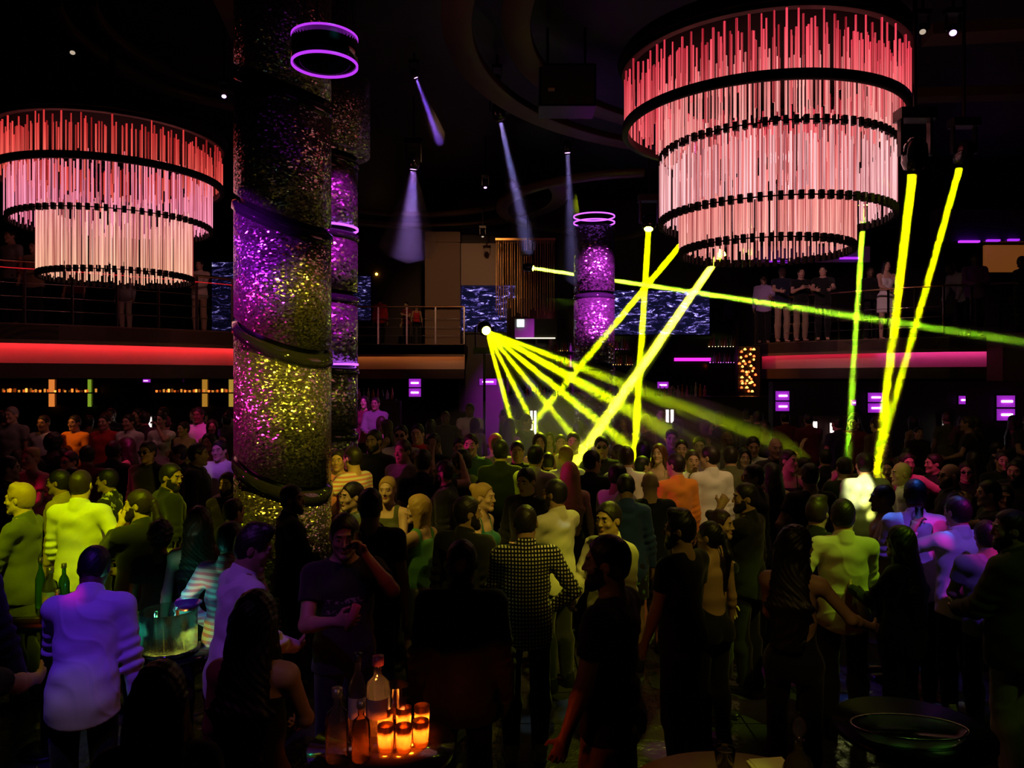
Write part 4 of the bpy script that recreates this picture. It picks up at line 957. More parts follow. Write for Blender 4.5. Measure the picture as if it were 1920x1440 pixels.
# room behind the right balcony: lit orange panel and purple soffit lights
tag(MB().box(at(1890, 485, 21), (size(90, 21), .1, size(50, 21))).build('wall_panel', mat('amber_panel', (.55, .25, .08), .5, emit=(1, .30, .05), estr=.12, bump=('noise', 8, .4, .05))), 'amber backlit stone panel on the balcony wall', 'panel')
for i, (a, b, y, d) in enumerate(((1798, 1836, 453, 1.0), (1850, 1874, 451, .6), (1890, 1910, 450, .6), (1575, 1610, 484, .7), (1440, 1480, 491, .5))):
    tag(MB().box(at((a + b) / 2, y, 20.66), (size(b - a, 20.5), .1, .05)).build('light_bar', led('soffit_%d' % i, (.45, .03, 1), 1.6 * d)), 'short purple light bar %s' % ['under the balcony soffit, longest of three', 'under the balcony soffit, middle of three', 'under the balcony soffit, by the picture edge', 'over the guest in the white dress', 'just under the rods of the larger chandelier'][i], 'light bar')
struct(MB().box(at(1520, 479, 20.9), (size(210, 20.9), .4, size(30, 20.9))), 'wall_soffit_low', mat('soffit_violet', (.10, .05, .16), .15))
struct(MB().box((at(680, 0, 14).x, 14, .5), (1.7, 4.2, .3)), 'floor_podium', M_wall)
struct(MB().box((bz.x, 21.9, .5), (size(450, 21.9), 3.2, .3)), 'floor_bar', M_wall)
struct(MB().box(at(1860, 425, 20.9), (size(220, 20.9), .4, size(60, 20.9))), 'wall_soffit', mat('soffit_violet', (.10, .05, .16), .15))
# ---------------------------------------------------------------- chandeliers of glass rods
def rod_material(name, zt, zb, top, mid, low, st):
    """glass rods: lamp glow and highlight lines put into the emission, tinted by height"""
    m = mat(name, (.05, .01, .015), .15); nt = m.node_tree; b = nt.nodes['Principled BSDF']; b.inputs['Specular IOR Level'].default_value = .2; tc = node(m, 'ShaderNodeTexCoord'); sep = node(m, 'ShaderNodeSeparateXYZ')
    nt.links.new(tc.outputs['Object'], sep.inputs[0])
    mr = node(m, 'ShaderNodeMapRange'); mr.inputs[1].default_value = zb; mr.inputs[2].default_value = zt; nt.links.new(sep.outputs[2], mr.inputs[0])
    rp = node(m, 'ShaderNodeValToRGB'); E = rp.color_ramp.elements; E[0].color = (*low, 1); E[1].color = (*top, 1); E[1].position = 1; e = E.new(.55); e.color = (*mid, 1); nt.links.new(mr.outputs[0], rp.inputs[0])
    nz = node(m, 'ShaderNodeTexNoise'); nz.inputs['Scale'].default_value = 1.0; nz.inputs['Detail'].default_value = 4; nz.inputs['Roughness'].default_value = .65; mp = node(m, 'ShaderNodeMapping'); mp.inputs['Scale'].default_value = (55, 55, .30)
    nt.links.new(tc.outputs['Object'], mp.inputs[0]); nt.links.new(mp.outputs[0], nz.inputs['Vector'])
    st_ = node(m, 'ShaderNodeMapRange'); st_.inputs[1].default_value = .40; st_.inputs[2].default_value = .66; st_.inputs[3].default_value = 0; st_.inputs[4].default_value = 1; nt.links.new(nz.outputs[0], st_.inputs[0])
    mx = node(m, 'ShaderNodeMix'); mx.data_type = 'RGBA'; nt.links.new(st_.outputs[0], mx.inputs[0]); dk = node(m, 'ShaderNodeMix'); dk.data_type = 'RGBA'; dk.blend_type = 'MULTIPLY'; dk.inputs[0].default_value = 1; dk.inputs[7].default_value = (.17, .045, .06, 1)
    nt.links.new(rp.outputs[0], dk.inputs[6]); nt.links.new(dk.outputs[2], mx.inputs[6]); nt.links.new(rp.outputs[0], mx.inputs[7])
    nt.links.new(mx.outputs[2], b.inputs['Emission Color']); b.inputs['Emission Strength'].default_value = st  # light of the inner lamps on the rods is put in as emission
    return m
def chandelier(px, Y, tiers, label, name, seed, tint):
    """tiers: (radius, z top, z bottom, rods, x shift, y shift, band)"""
    rg = random.Random(seed); c = at(px, 0, Y); z0 = min(t[2] for t in tiers); root = empty('chandelier', (c.x, Y, z0)); tag(root, label, 'chandelier')
    M_rod = [rod_material('%s_rod_%d' % (name, i), tiers[0][1] - z0, 0, *tint[i]) for i in range(len(tint))]
    M_clip = mat('clip_black', (.006, .004, .005), .6, spec=.15); rods = []; clips = []
    for ti, (r, zt, zb, n, dx, dy, band) in enumerate(tiers):
        for k in range(n):
            a = 2 * PI * (k + .5 * (ti % 2)) / n; j = rg.uniform(-.018, .018)
            jt = rg.uniform(-.10, .08) if k % 2 else rg.uniform(-.03, .08)
            rods.append((math.cos(a) * (r + j) + dx, math.sin(a) * (r + j) + dy, zt + jt - z0, zb - z0 + rg.uniform(-.01, .01), ti, .0105 + rg.uniform(-.002, .002)))
            a_ = a + .8 * PI / n; rods.append((math.cos(a_) * (r - .02) + dx, math.sin(a_) * (r - .02) + dy, zt + rg.uniform(-.16, .02) - z0, zb + rg.uniform(.01, .07) - z0, ti, .009))
            rods.append((math.cos(a + .4 * PI / n) * (r - .16) + dx, math.sin(a + .4 * PI / n) * (r - .16) + dy, zt - .05 - z0, zb + rg.uniform(.0, .15) - z0, ti, .011))  # inner ring of rods added for the red glow inside
            if 0: rods.append((math.cos(a + .4 * PI / n) * (r - .075) + dx, math.sin(a + .4 * PI / n) * (r - .075) + dy, zt - .05 - z0, zb + rg.uniform(.02, .22) - z0, ti, .010))
            clips.append((math.cos(a) * r + dx, math.sin(a) * r + dy, zb - z0, a))
        if band:
            MB().lathe([(r - .03, -.045), (r + .035, -.045), (r + .035, .045), (r - .03, .045), (r - .03, -.045)], (dx, dy, zb - z0), 64).build('hoop', M_clip, root)
        else: MB().lathe([(r - .006, -.006), (r + .006, -.006), (r + .006, .006), (r - .006, .006), (r - .006, -.006)], (dx, dy, zb - z0), 64).build('hoop', M_clip, root)
        ri = MB(); MB().lathe([(r + .04, 0), (r + .04, .05), (r - .04, .05), (r - .04, 0), (r + .04, 0)], (dx, dy, tiers[ti][1] - z0 + .06), 64).build('top_hoop', M_clip, root) if ti == 0 else None
    for k in range(46):
        a = 2 * PI * k / 46; r = tiers[0][0]; rods.append((math.cos(a) * (r - .28), math.sin(a) * (r - .28), tiers[0][1] - z0 + rg.uniform(-.1, .05), tiers[0][2] - z0 - rg.uniform(.0, .3), 0, .012))
    rods.sort(key=lambda q: q[1]); clips.sort(key=lambda q: q[1])
    for q in rods[:100]: MB().tube([(q[0], q[1], q[2]), (q[0], q[1], q[3])], q[5], 6).build('glass_rod', M_rod[q[4] % len(M_rod)], root)
    for ti in range(len(tiers)):
        mb = MB()
        for q in rods[100:]:
            if q[4] == ti: mb.tube([(q[0], q[1], q[2]), (q[0], q[1], q[3])], q[5], 5, False)
        o = mb.build('glass_rods', M_rod[ti % len(M_rod)], root); o['kind'] = 'stuff'
    for q in clips[:90]: MB().box((q[0], q[1], q[2]), (.048, .05, .085), q[3] + PI / 2).build('clip', M_clip, root)
    mb = MB()
    for q in clips[90:]: mb.box((q[0], q[1], q[2]), (.048, .05, .085), q[3] + PI / 2)
    o = mb.build('clips', M_clip, root); o['kind'] = 'stuff'
    R = max(t[0] for t in tiers); zt = tiers[0][1] - z0
    MB().lathe([(0, .13), (R * 1.03, .13), (R * 1.06, .20), (R * 1.03, .27), (0, .27)], (0, 0, zt), 64).build('canopy', mat('canopy_matt', (.006, .005, .006), .8, spec=.1), root)
    MB().lathe([(.05, .27), (.05, 8.3 - z0 - zt)], (0, 0, zt), 12).build('stem', M_black, root)
    # lamps among the rods
    for i, (rr, n, z, wts, col) in enumerate(((R * .55, 5, zt - .35, 3, (1, .18, .15)), (R * .45, 4, zt - 1.1, 3, (1, .40, .42)))):
        for k in range(n):
            l = bpy.data.lights.new('chandelier_lamp', 'POINT'); l.energy = wts; l.color = col; l.shadow_soft_size = .06
            o = bpy.data.objects.new('chandelier_lamp', l); COL.objects.link(o); o.parent = root; a = 2 * PI * k / n; o.location = (rr * math.cos(a), rr * math.sin(a), z)
    return root
RD, PK, PL_, OR, LI = (1, .05, .06), (1, .36, .42), (1, .52, .50), (1, .30, .16), (1, .35, .62)
chandelier(1425, 8.75, [(1.50, 6.06, 5.50, 84, 0, 0, True), (1.25, 5.92, 5.18, 82, .165, .05, False), (1.25, 5.14, 4.45, 82, .165, .05, False), (.93, 5.2, 4.10, 64, .07, .05, False)],
    'large tiered chandelier of pink glass rods, nearer of the two', 'big', 3, [((.8, .05, .09), (1, .22, .22), (1, .45, .38), 1.5), ((1, .25, .26), (1, .42, .38), (1, .50, .45), 1.5), ((1, .40, .42), (1, .52, .52), (1, .56, .60), 1.5)])
chandelier(211, 11.4, [(1.50, 6.03, 5.52, 80, 0, 0, True), (1.33, 5.6, 4.90, 78, .02, 0, False), (1.02, 5.1, 4.14, 66, .08, .0, False)],
    'smaller tiered chandelier of pink glass rods over the crowd by the wide column', 'small', 5, [((.8, .05, .05), (1, .20, .14), (1, .36, .22), 1.4), ((1, .22, .24), (1, .32, .48), (1, .36, .60), 1.5), ((.95, .30, .70), (1, .42, .42), (1, .55, .34), 1.6)])
# ---------------------------------------------------------------- moving heads, their beams and the haze
def haze(name_label, p, q, r0, r1, dens, ani=0.0):
    p, q = Vector(p), Vector(q); mb = MB(); d_ = q - p; mb.tube([p, q, q + d_ * .12, q + d_ * .2], [r0, r1, r1 * .7, .01], 20); m = bpy.data.materials.get('haze_%.3f' % dens) or bpy.data.materials.new('haze_%.3f' % dens)
    if not m.use_nodes:
        m.use_nodes = True; nt = m.node_tree; nt.nodes.remove(nt.nodes['Principled BSDF']); v = nt.nodes.new('ShaderNodeVolumeScatter'); v.inputs['Density'].default_value = dens; v.inputs['Color'].default_value = (1, 1, 1, 1); v.inputs['Anisotropy'].default_value = ani
        nt.links.new(v.outputs[0], nt.nodes['Material Output'].inputs['Volume'])
    o = mb.build('haze', m); o['kind'] = 'stuff'; o['label'] = name_label; o['category'] = 'haze'; return o
def moving_head(px, py, Y, dst, lens, label, k=1.0, hang=True):
    c = at(px, py, Y); d = (Vector(dst) - c).normalized(); t = empty('moving_head_light', c); tag(t, label, 'stage light')
    Rm = d.to_track_quat('-Z', 'Y').to_matrix(); s = .125 * k
    mb = MB(); mb.lathe([(0, 2.6 * s), (.5 * s, 2.5 * s), (.85 * s, 2.0 * s), (1.0 * s, 1.2 * s), (.95 * s, .5 * s), (.72 * s, 0), (.60 * s, 0), (.60 * s, .05 * s)], n=18); mb.v = [tuple(Rm @ Vector(v)) for v in mb.v]; mb.build('head', M_gloss, t)
    mb = MB(); mb.lathe([(0, .03 * s), (.58 * s, .06 * s)], n=18); mb.v = [tuple(Rm @ Vector(v)) for v in mb.v]; mb.build('lens', lens, t)
    hc = Rm @ Vector((0, 0, 1.3 * s)); top = 2.7 * s * (1 if hang else -1)
    for sg in (-1, 1): MB().box((hc.x + sg * 1.2 * s, hc.y, hc.z + top / 2), (.22 * s, .6 * s, abs(top) + .4 * s)).build('yoke_arm', M_black, t)
    MB().box((hc.x, hc.y, hc.z + top + (.4 * s if hang else -.4 * s)), (2.9 * s, 1.5 * s, .9 * s)).build('base', M_black, t)
    if not hang: MB().tube([(hc.x, hc.y, .35 - c.z), (hc.x, hc.y, hc.z + top - .4 * s)], .03, 8).build('stand', M_black, t)
    if hang: MB().tube([(hc.x, hc.y, hc.z + top), (hc.x, hc.y, 8.3 - c.z)], .02, 6).build('hanger', M_black, t)
    return c
def beam_light(src, dst, r, spread, watts, col, hz_label, dens=.35, r_end=None, start=.03):
    src, dst = Vector(src), Vector(dst); d = (dst - src).normalized(); L = (dst - src).length
    l = bpy.data.lights.new('beam_light', 'AREA'); l.shape = 'DISK'; l.size = 2 * r; l.energy = watts; l.color = col; l.spread = math.radians(spread)
    o = bpy.data.objects.new('beam_light', l); COL.objects.link(o); aim(o, src + d * start, dst)
    re = r_end or (r + L * math.tan(math.radians(spread / 2)) * 1.0)
    haze(hz_label, src + d * (start + .01), dst, r * 1.25, re * 1.5, dens)
LY = led('lens_yellow', (.85, 1, .05), 40); LP = led('lens_purple', (.75, .35, 1), 3.5); LW = led('lens_dim', (1, .8, .6), .5)
YB = (.72, 1.0, .0); YG = (.42, 1.0, .02); YA = (.85, .95, .02)
def stage_beam(px, py, Y, qx, qy, QY, r, spread, watts, col, label, hz, dens=.35, ext=0.0, k=1.0, **kw):
    src = at(px, py, Y); dst = at(qx, qy, QY); dst2 = dst + (dst - src).normalized() * ext
    moving_head(px, py, Y, dst, LY if col not in ((.30, .12, 1), (.5, .25, 1), (.45, .35, 1)) else LP, label, k)
    beam_light(src, dst2, r, spread, watts, col, hz, dens, **kw)
stage_beam(1712, 318, 7.6, 1645, 880, 8.7, .040, .9, 14, YB, 'moving head light throwing a thick yellow beam, beside the larger chandelier', 'thick yellow beam of haze falling beside the larger chandelier', k=.95)
stage_beam(1801, 308, 9.0, 1650, 850, 10.2, .036, .8, 10, YB, 'moving head light throwing a slanted yellow beam, nearest the picture edge', 'slanted yellow beam of haze nearest the picture edge', k=.85)
stage_beam(1620, 385, 10.6, 1589, 860, 10.9, .034, .8, 7, YG, 'moving head light hidden above the rim of the larger chandelier', 'narrow green-yellow beam of haze falling from the larger chandelier rim')
stage_beam(1216, 430, 13.0, 1189, 865, 11.2, .045, .8, 24, YB, 'moving head light throwing the near vertical beam beside the far column', 'near vertical yellow beam of haze at the crowd centre')
stage_beam(1352, 474, 10.8, 1083, 862, 9.9, .045, 1.9, 70, YA, 'moving head light under the larger chandelier throwing the brightest beam', 'brightest slanted yellow beam of haze from under the larger chandelier')
stage_beam(1292, 440, 14.0, 1012, 778, 14.6, .05, 1.2, 26, YB, 'moving head light behind the rods throwing a beam across the far column', 'slanted yellow beam of haze passing in front of the far column')
stage_beam(1000, 503, 21.0, 1920, 641, 17.2, .040, 1.0, 70, YG, 'moving head light among the gilt rods throwing a beam across the room', 'long flat green-yellow beam of haze reaching the curved balcony', ext=.6)
# fan from one fixture
fs_ = at(912, 620, 17.0); moving_head(912, 620, 17.0, at(1060, 800, 12), LY, 'moving head light throwing a fan of six beams in front of the video screen', 1.3, hang=False)
for i, (qx, qy, QY, wt, sp) in enumerate(((962, 800, 13.5, 13, 1.3), (1008, 810, 13, 14, 1.4), (1070, 812, 12.5, 17, 1.5), (1170, 830, 12, 32, 1.9), (1235, 800, 11.2, 36, 2.3), (1320, 780, 11.5, 12, 2.4))):
    lb = ['steepest beam of the yellow fan', 'second steepest beam of the yellow fan', 'third beam of the yellow fan, counting from the steepest', 'fourth beam of the yellow fan, counting from the steepest', 'broad lower beam of the yellow fan', 'flattest beam of the yellow fan, fading to haze'][i]
    q_ = at(qx, qy, QY); q_ = q_ + (q_ - fs_).normalized() * (1.0, 1.0, 1.0, 1.0, .9, .5)[i]; beam_light(fs_, q_, .03, sp, wt, YB, lb, .35)
mb = MB(); mb.lathe([(1e-3, -1), (.38, -.92), (.7, -.7), (.92, -.38), (1, 0), (.92, .38), (.7, .7), (.38, .92), (1e-3, 1)], n=32); c_ = at(1060, 822, 12.2); mb.v = [(v[0] * 2.3 + c_.x, v[1] * 1.7 + c_.y, v[2] * .75 + c_.z) for v in mb.v]
hz_ = mb.build('haze', bpy.data.materials['haze_0.350'].copy()); hz_.data.materials[0].node_tree.nodes['Volume Scatter'].inputs['Density'].default_value = .10; tag(hz_, 'low cloud of yellow lit haze drifting over the heads where the beams land', 'haze', None, 'stuff')
# soft violet shafts from the ceiling
stage_beam(780, 146, 13.5, 808, 222, 13.6, .02, 9, 2.5, (.30, .12, 1), 'moving head light throwing a short blue shaft high up', 'short blue shaft of haze high by the ceiling', .20, k=.5, ext=.3)
stage_beam(775, 318, 15.5, 770, 400, 15.6, .05, 26, 4.5, (.5, .25, 1), 'moving head light throwing a broad violet cone beside the half hidden column', 'broad violet cone of haze beside the half hidden column', .30, ext=.7)
stage_beam(938, 226, 14.5, 985, 440, 15.4, .04, 8, 2.5, (.45, .35, 1), 'moving head light throwing a long pale shaft, lowest of the hanging pair', 'long pale violet shaft of haze above the gilt rods', .16)
stage_beam(1064, 287, 15.5, 1070, 420, 15.6, .04, 9, 1.2, (.45, .35, 1), 'moving head light with a small pink lens between ceiling curves', 'faint violet shaft of haze over the far column', .16, k=.8, ext=.8)
for px, py, Y, lb, L in ((932, 152, 13.5, 'moving head light with a pink lens, upper of the hanging pair', LP), (420, 181, 12.5, 'small spotlight with a violet lens by the ceiling curve near the wide column', LP), (136, 99, 11.5, 'small spotlight with a warm lens high over the smaller chandelier', LW),
        (910, 352, 18, 'small dim moving head light over the gilt rods', LP), (1787, 62, 8.5, 'spotlight with a violet lens high beyond the larger chandelier', LP), (905, 444, 21, 'dim spotlight on the hanging brown panel', LW), (1730, 60, 9.5, 'dark spotlight with a yellowish glint by the ceiling beam', LW)):
    moving_head(px, py, Y, at(px, py + 60, Y - .4), L, lb, .5)
# hung loudspeaker
sp = at(1062, 172, 12.5); t = empty('loudspeaker', sp); tag(t, 'large black loudspeaker hung from the ceiling curves', 'loudspeaker')
MB().box((0, 0, 0), (size(104, 12.5), .6, size(78, 12.5))).build('cabinet', M_black, t)
MB().box((0, -.31, 0), (size(96, 12.5), .02, size(70, 12.5))).build('grille', mat('grille', (.02, .02, .02), .7, bump=('vor', 60, .5, .01)), t)
for sg in (-1, 1): MB().tube([(sg * .3, 0, .3), (sg * .3, 0, 8.3 - sp.z)], .02, 6).build('hanger', M_black, t)
MB().box((-size(30, 12.5), -.325, -size(10, 12.5)), (.1, .01, .05)).build('badge', mat('badge', (.5, .5, .2), .4), t)
# ---------------------------------------------------------------- tables and what stands on them
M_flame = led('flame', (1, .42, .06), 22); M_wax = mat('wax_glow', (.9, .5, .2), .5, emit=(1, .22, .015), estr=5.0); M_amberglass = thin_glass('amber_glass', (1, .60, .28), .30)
M_tab = mat('table_lacquer', (.05, .03, .025), .12, coat=.5)
def table(px, Y, r, z, label, m=M_tab, sx=1.0, sy=1.0):
    c = at(px, 0, Y); t = empty('round_table', (c.x, Y, 0)); tag(t, label, 'table')
    MB().lathe([(0, z - .03), (r, z - .03), (r, z), (0, z)], n=40, sx=sx, sy=sy).build('table_top', m, t)
    MB().lathe([(.04, .03), (.04, z - .03)], n=14).build('pedestal', M_black, t); MB().lathe([(0, 0), (r * .55, 0), (r * .5, .03), (.05, .035)], n=30).build('base', M_black, t)
    return t
def bottle(px, Y, z, kind, m, label, k=1.0, lab=None, neck=None):
    c = at(px, 0, Y); t = empty('bottle', (c.x, Y, z)); tag(t, label, 'bottle'); pr = bottle_mesh(kind, k)
    MB().lathe(pr, n=22).build('glass_body', m, t)
    zt = pr[-1][1]; MB().lathe([(pr[-3][0] * 1.12, zt - .03 * k), (pr[-3][0] * 1.12, zt + .004), (0, zt + .004)], n=14).build('cap', neck or M_cap, t)
    if lab: r = pr[2][0] * 1.012; MB().lathe([(r, zt * .22), (r, zt * .48)], n=16, a0=-PI * .85, a1=-PI * .15).build('label', lab, t)
def candle(px, Y, z, label, grp, lit=True, k=1.0):
    c = at(px, 0, Y); t = empty('candle_glass', (c.x, Y, z)); tag(t, label, 'candle glass', grp)
    r = .037 * k; h = .115 * k
    MB().lathe([(0, .002), (r * .92, .002), (r, h), (r * .93, h), (r * .86, .012), (0, .012)], n=22).build('tumbler', M_amberglass, t)
    if lit:
        w_ = MB().lathe([(0, .014), (r * .78, .014), (r * .78, .032), (0, .030)], n=16).build('wax', M_wax, t); MB().lathe([(0, .031), (.005, .038), (.0035, .052), (0, .060)], n=8).build('flame', M_flame, t)
        l = bpy.data.lights.new('candle_flame', 'POINT'); l.energy = 1.6; l.color = (1, .34, .06); l.shadow_soft_size = .012; o = bpy.data.objects.new('candle_flame', l); COL.objects.link(o); o.parent = t; o.location = (0, 0, .075)
ZT = 1.0
table(716, 3.52, .33, ZT, 'dark round table with bottles and candle glasses before the man in the suit')
G = 'lit candle glasses in two rows on the bottle table'
def onT(y, z=ZT): return (HC - z) * F / (y - HY)
for px, y, lb in ((723, 1407, 'lit candle glass, front row, nearest the bottles'), (757, 1408, 'lit candle glass, middle of the front row'), (789, 1398, 'lit candle glass, front row, end away from the bottles')):
    candle(px, onT(y), ZT, lb, G)
for px, y, lb in ((722, 1372, 'candle glass, back row, nearest the bottles'), (757, 1371, 'candle glass, middle of the back row'), (791, 1368, 'candle glass, back row, end away from the bottles')): candle(px, onT(y), ZT, lb, G)
M_bc = thin_glass('bottle_thin_clear', (.86, .86, .9), .10); M_lb = mat('label_pale', (.75, .72, .85), .6)
bottle(632, onT(1424), ZT, 1, M_bc, 'round shouldered clear bottle at the edge of the candle table', 1.12)
bottle(671, onT(1375), ZT, 0, M_bc, 'clear bottle with a pale lavender label, thin dark neck', 1.20, M_lb, mat('neck_dark', (.03, .02, .04), .3))
bottle(677, onT(1424), ZT, 1, thin_glass('bottle_tawny', (.8, .6, .35), .2), 'short tawny bottle in front of the lavender label', .92)
bottle(709, onT(1372), ZT, 1, M_bc, 'stout bottle with a rose red neck foil beside the glass jug', 1.28, mat('label_grey', (.5, .45, .42), .6), mat('foil_rose', (.6, .1, .15), .35))
c = at(742, 0, onT(1362)); t = empty('glass_jug', (c.x, onT(1362), ZT)); tag(t, 'flared glass jug of pale drink behind the candle glasses', 'jug')
MB().lathe([(0, 0), (.045, 0), (.062, .20), (.058, .20), (.042, .01), (0, .01)], n=22).build('glass_body', M_bc, t); MB().lathe([(0, .012), (.042, .012), (.054, .14), (0, .14)], n=18).build('drink', mat('drink_rose', (.7, .35, .25), .1, trans=.5), t)
# table at the lower edge
table(1395, 2.98, .48, 1.0, 'large round amber topped table at the lower picture edge, cropped by it', mat('table_amber', (.30, .20, .07), .35, bump=('noise', 12, .1, .01)))
def tumbler(px, Y, z, label, r=.04, h=.09, m=None, cat_='glass', nm='drinking_glass'):
    c = at(px, 0, Y); o = MB().lathe([(0, 0), (r * .8, 0), (r, h), (r * .94, h), (r * .76, .008), (0, .008)], n=24).build(nm, m or M_bc); o.location = (c.x, Y, z); tag(o, label, cat_); return o
tumbler(1359, onT(1436), 1.0, 'wide clear tumbler standing on the amber topped table', .046, .075)
c = at(1442, 1436, onT(1438)); nk = MB().box((0, 0, .004), (.16, .13, .006), .1).box((.01, .01, .010), (.15, .12, .004), .14).build('napkin', mat('napkin', (.85, .85, .55), .8)); nk.location = (c.x, onT(1441), 1.0); tag(nk, 'folded pale napkin lit yellow on the amber topped table', 'napkin')
c = at(1498, 0, 3.15); t = empty('decanter', (c.x, 3.15, 1.0)); tag(t, 'dark cut glass decanter with a ball stopper beside the napkin', 'decanter')
MB().lathe([(0, 0), (.05, 0), (.065, .03), (.066, .07), (.045, .12), (.018, .15), (.016, .19), (.022, .195)], n=12).build('glass_body', mat('dark_glass', (.08, .05, .06), .06, trans=.6), t); MB().lathe([(.012, .19), (.012, .21), (.028, .225), (.033, .25), (.022, .275), (0, .285)], n=10).build('stopper', M_bc, t)
table(1710, 3.75, .36, .98, 'small dark round table carrying the oval glass tray', M_black)
c = at(1705, 0, 3.62); t = empty('oval_tray', (c.x, 3.62, .99)); t.rotation_euler = (0, 0, -.12); tag(t, 'oval clear glass tray catching yellow and green light', 'tray')
MB().lathe([(0, 0), (.225, 0), (.262, .045), (.254, .045), (.22, .008), (0, .008)], n=40, sy=.52).build('dish', thin_glass('tray_glass', (.6, .85, .65), .3), t)
MB().lathe([(.256, .045), (.264, .047), (.262, .052), (.254, .050)], n=40, sy=.52).build('rim', M_steel, t)
# table at the side, with the glass wine bucket
ZS = .98
table(315, 5.02, .27, .90, 'round pedestal table carrying the ribbed glass bucket', M_gloss)
c = at(316, 0, 5.0); t = empty('glass_bucket', (c.x, 5.0, .905)); tag(t, 'ribbed round glass bucket with bottles, glowing teal and gold', 'ice bucket')
mb = MB(); n = 48; rr = .172
for j, (r, z) in enumerate(((rr * .97, .0), (rr, .05), (rr, .26), (rr * 1.02, .27), (rr * .95, .27), (rr * .93, .03), (0, .03))):
    for k in range(n): a = 2 * PI * k / n; q = r * (1 + (.025 * abs(math.sin(a * 9)) if r > .1 and j < 5 else 0)); mb.v.append((q * math.cos(a), q * math.sin(a), z))
mb.f = [(j * n + k, j * n + (k + 1) % n, (j + 1) * n + (k + 1) % n, (j + 1) * n + k) for j in range(6) for k in range(n)]; mb.smooth = [True] * len(mb.f)
mb.build('glass_body', thin_glass('bucket_glass', (.62, .95, .86), .16), t); MB().lathe([(0, -.004), (rr * 1.1, -.004), (rr * 1.12, .03), (rr * 1.0, .03)], n=40).build('base_ring', M_gloss, t)
for i, (x, y, k, col) in enumerate(((-.08, 0, 0, 2), (-.02, -.06, 1, 0), (.05, .02, 0, 0), (.08, -.06, 2, 0), (-.07, -.08, 1, 2), (.02, .08, 2, 1))):
    o = MB().lathe(bottle_mesh(k, .72), (x, y, 0), 14).build('bottle', M_bot[col]); o.location = (t.location.x, t.location.y, .94); tag(o, 'upright bottle inside the ribbed glass bucket, %s' % ['by its teal side', 'front, amber one', 'amber one near the middle', 'amber one by the gold glow', 'green one in front', 'pale one at the back'][i], 'bottle')
for i, (x, y) in enumerate(((.03, -.12), (.09, -.10), (.12, -.04), (-.03, -.13))):
    o = MB().lathe([(0, 0), (.012, 0), (.012, .012), (.004, .016), (.003, .03), (0, .036)], n=8).build('tea_light', led('tea', (1, .42, .06), 30)); o.location = (t.location.x + x, t.location.y + y, .94); tag(o, 'small lit tea light inside the ribbed glass bucket', 'candle', 'tea lights in the glass bucket')
l = bpy.data.lights.new('bucket_fill', 'POINT'); l.energy = 2; l.color = (.1, 1, .75); l.shadow_soft_size = .02; o = bpy.data.objects.new('bucket_fill', l); COL.objects.link(o); o.location = (t.location.x - .1, t.location.y + .02, 1.12)  # unseen point light added inside for the teal glow of the bucket
l = bpy.data.lights.new('bucket_fill', 'POINT'); l.energy = 3.5; l.color = (1, .55, .08); l.shadow_soft_size = .02; o = bpy.data.objects.new('bucket_fill', l); COL.objects.link(o); o.location = (t.location.x + .09, t.location.y - .04, 1.05)  # second unseen light, added for the gold glow
c = at(338, 1133, 4.86); o = MB().lathe([(0, 0), (.05, .005), (.088, .05), (.082, .05), (.04, .012), (0, .012)], n=24).build('glass_bowl', mat('bowl_violet', (.6, .25, .7), .08, trans=.6)); o.location = (c.x + .0, 4.98, 1.177); tag(o, 'violet tinted glass bowl resting on the glass bucket', 'bowl')
table(88, 5.55, .34, ZS, 'dark table with bottles beside the man in the violet lit shirt')
Yt = 5.6
bottle(94, 5.6, ZS, 1, thin_glass('bottle_lime_lit', (.75, .85, .4), .4), 'clear bottle lit lime yellow on the side table', 1.15, mat('label_lime_lit', (.7, .75, .4), .6))  # lime light put into the tint of glass and label
bottle(76, 5.7, ZS, 2, M_bot[2], 'slim green bottle behind the lime lit one', 1.05); bottle(120, 5.75, ZS, 0, M_bot[2], 'dark green bottle on the side table, next to the violet sleeve', 1.0)
bottle(108, 5.45, ZS, 1, M_bot[0], 'short amber bottle over the red candle glow', .72)
candle(99, 5.33, ZS, 'single red glowing candle glass on the side table', None, True, .9)
tumbler(84, 5.35, ZS, 'clear tumbler beside the red glowing candle', .035, .09)
table(325, 6.95, .26, 1.10, 'small yellow lit round table behind the dark blazer', mat('table_pale', (.5, .45, .3), .3))
for i, (px, Y) in enumerate(((338, 6.9), (350, 7.0), (342, 7.08), (330, 6.98))): tumbler(px, Y, 1.10, ['clear tumbler at the near rim of the small yellow lit table', 'clear tumbler by the edge of the small yellow lit table', 'tall glass at the back of the small yellow lit table', 'clear tumbler in the middle of the small yellow lit table'][i], .033, .10 + .02 * (i == 2))
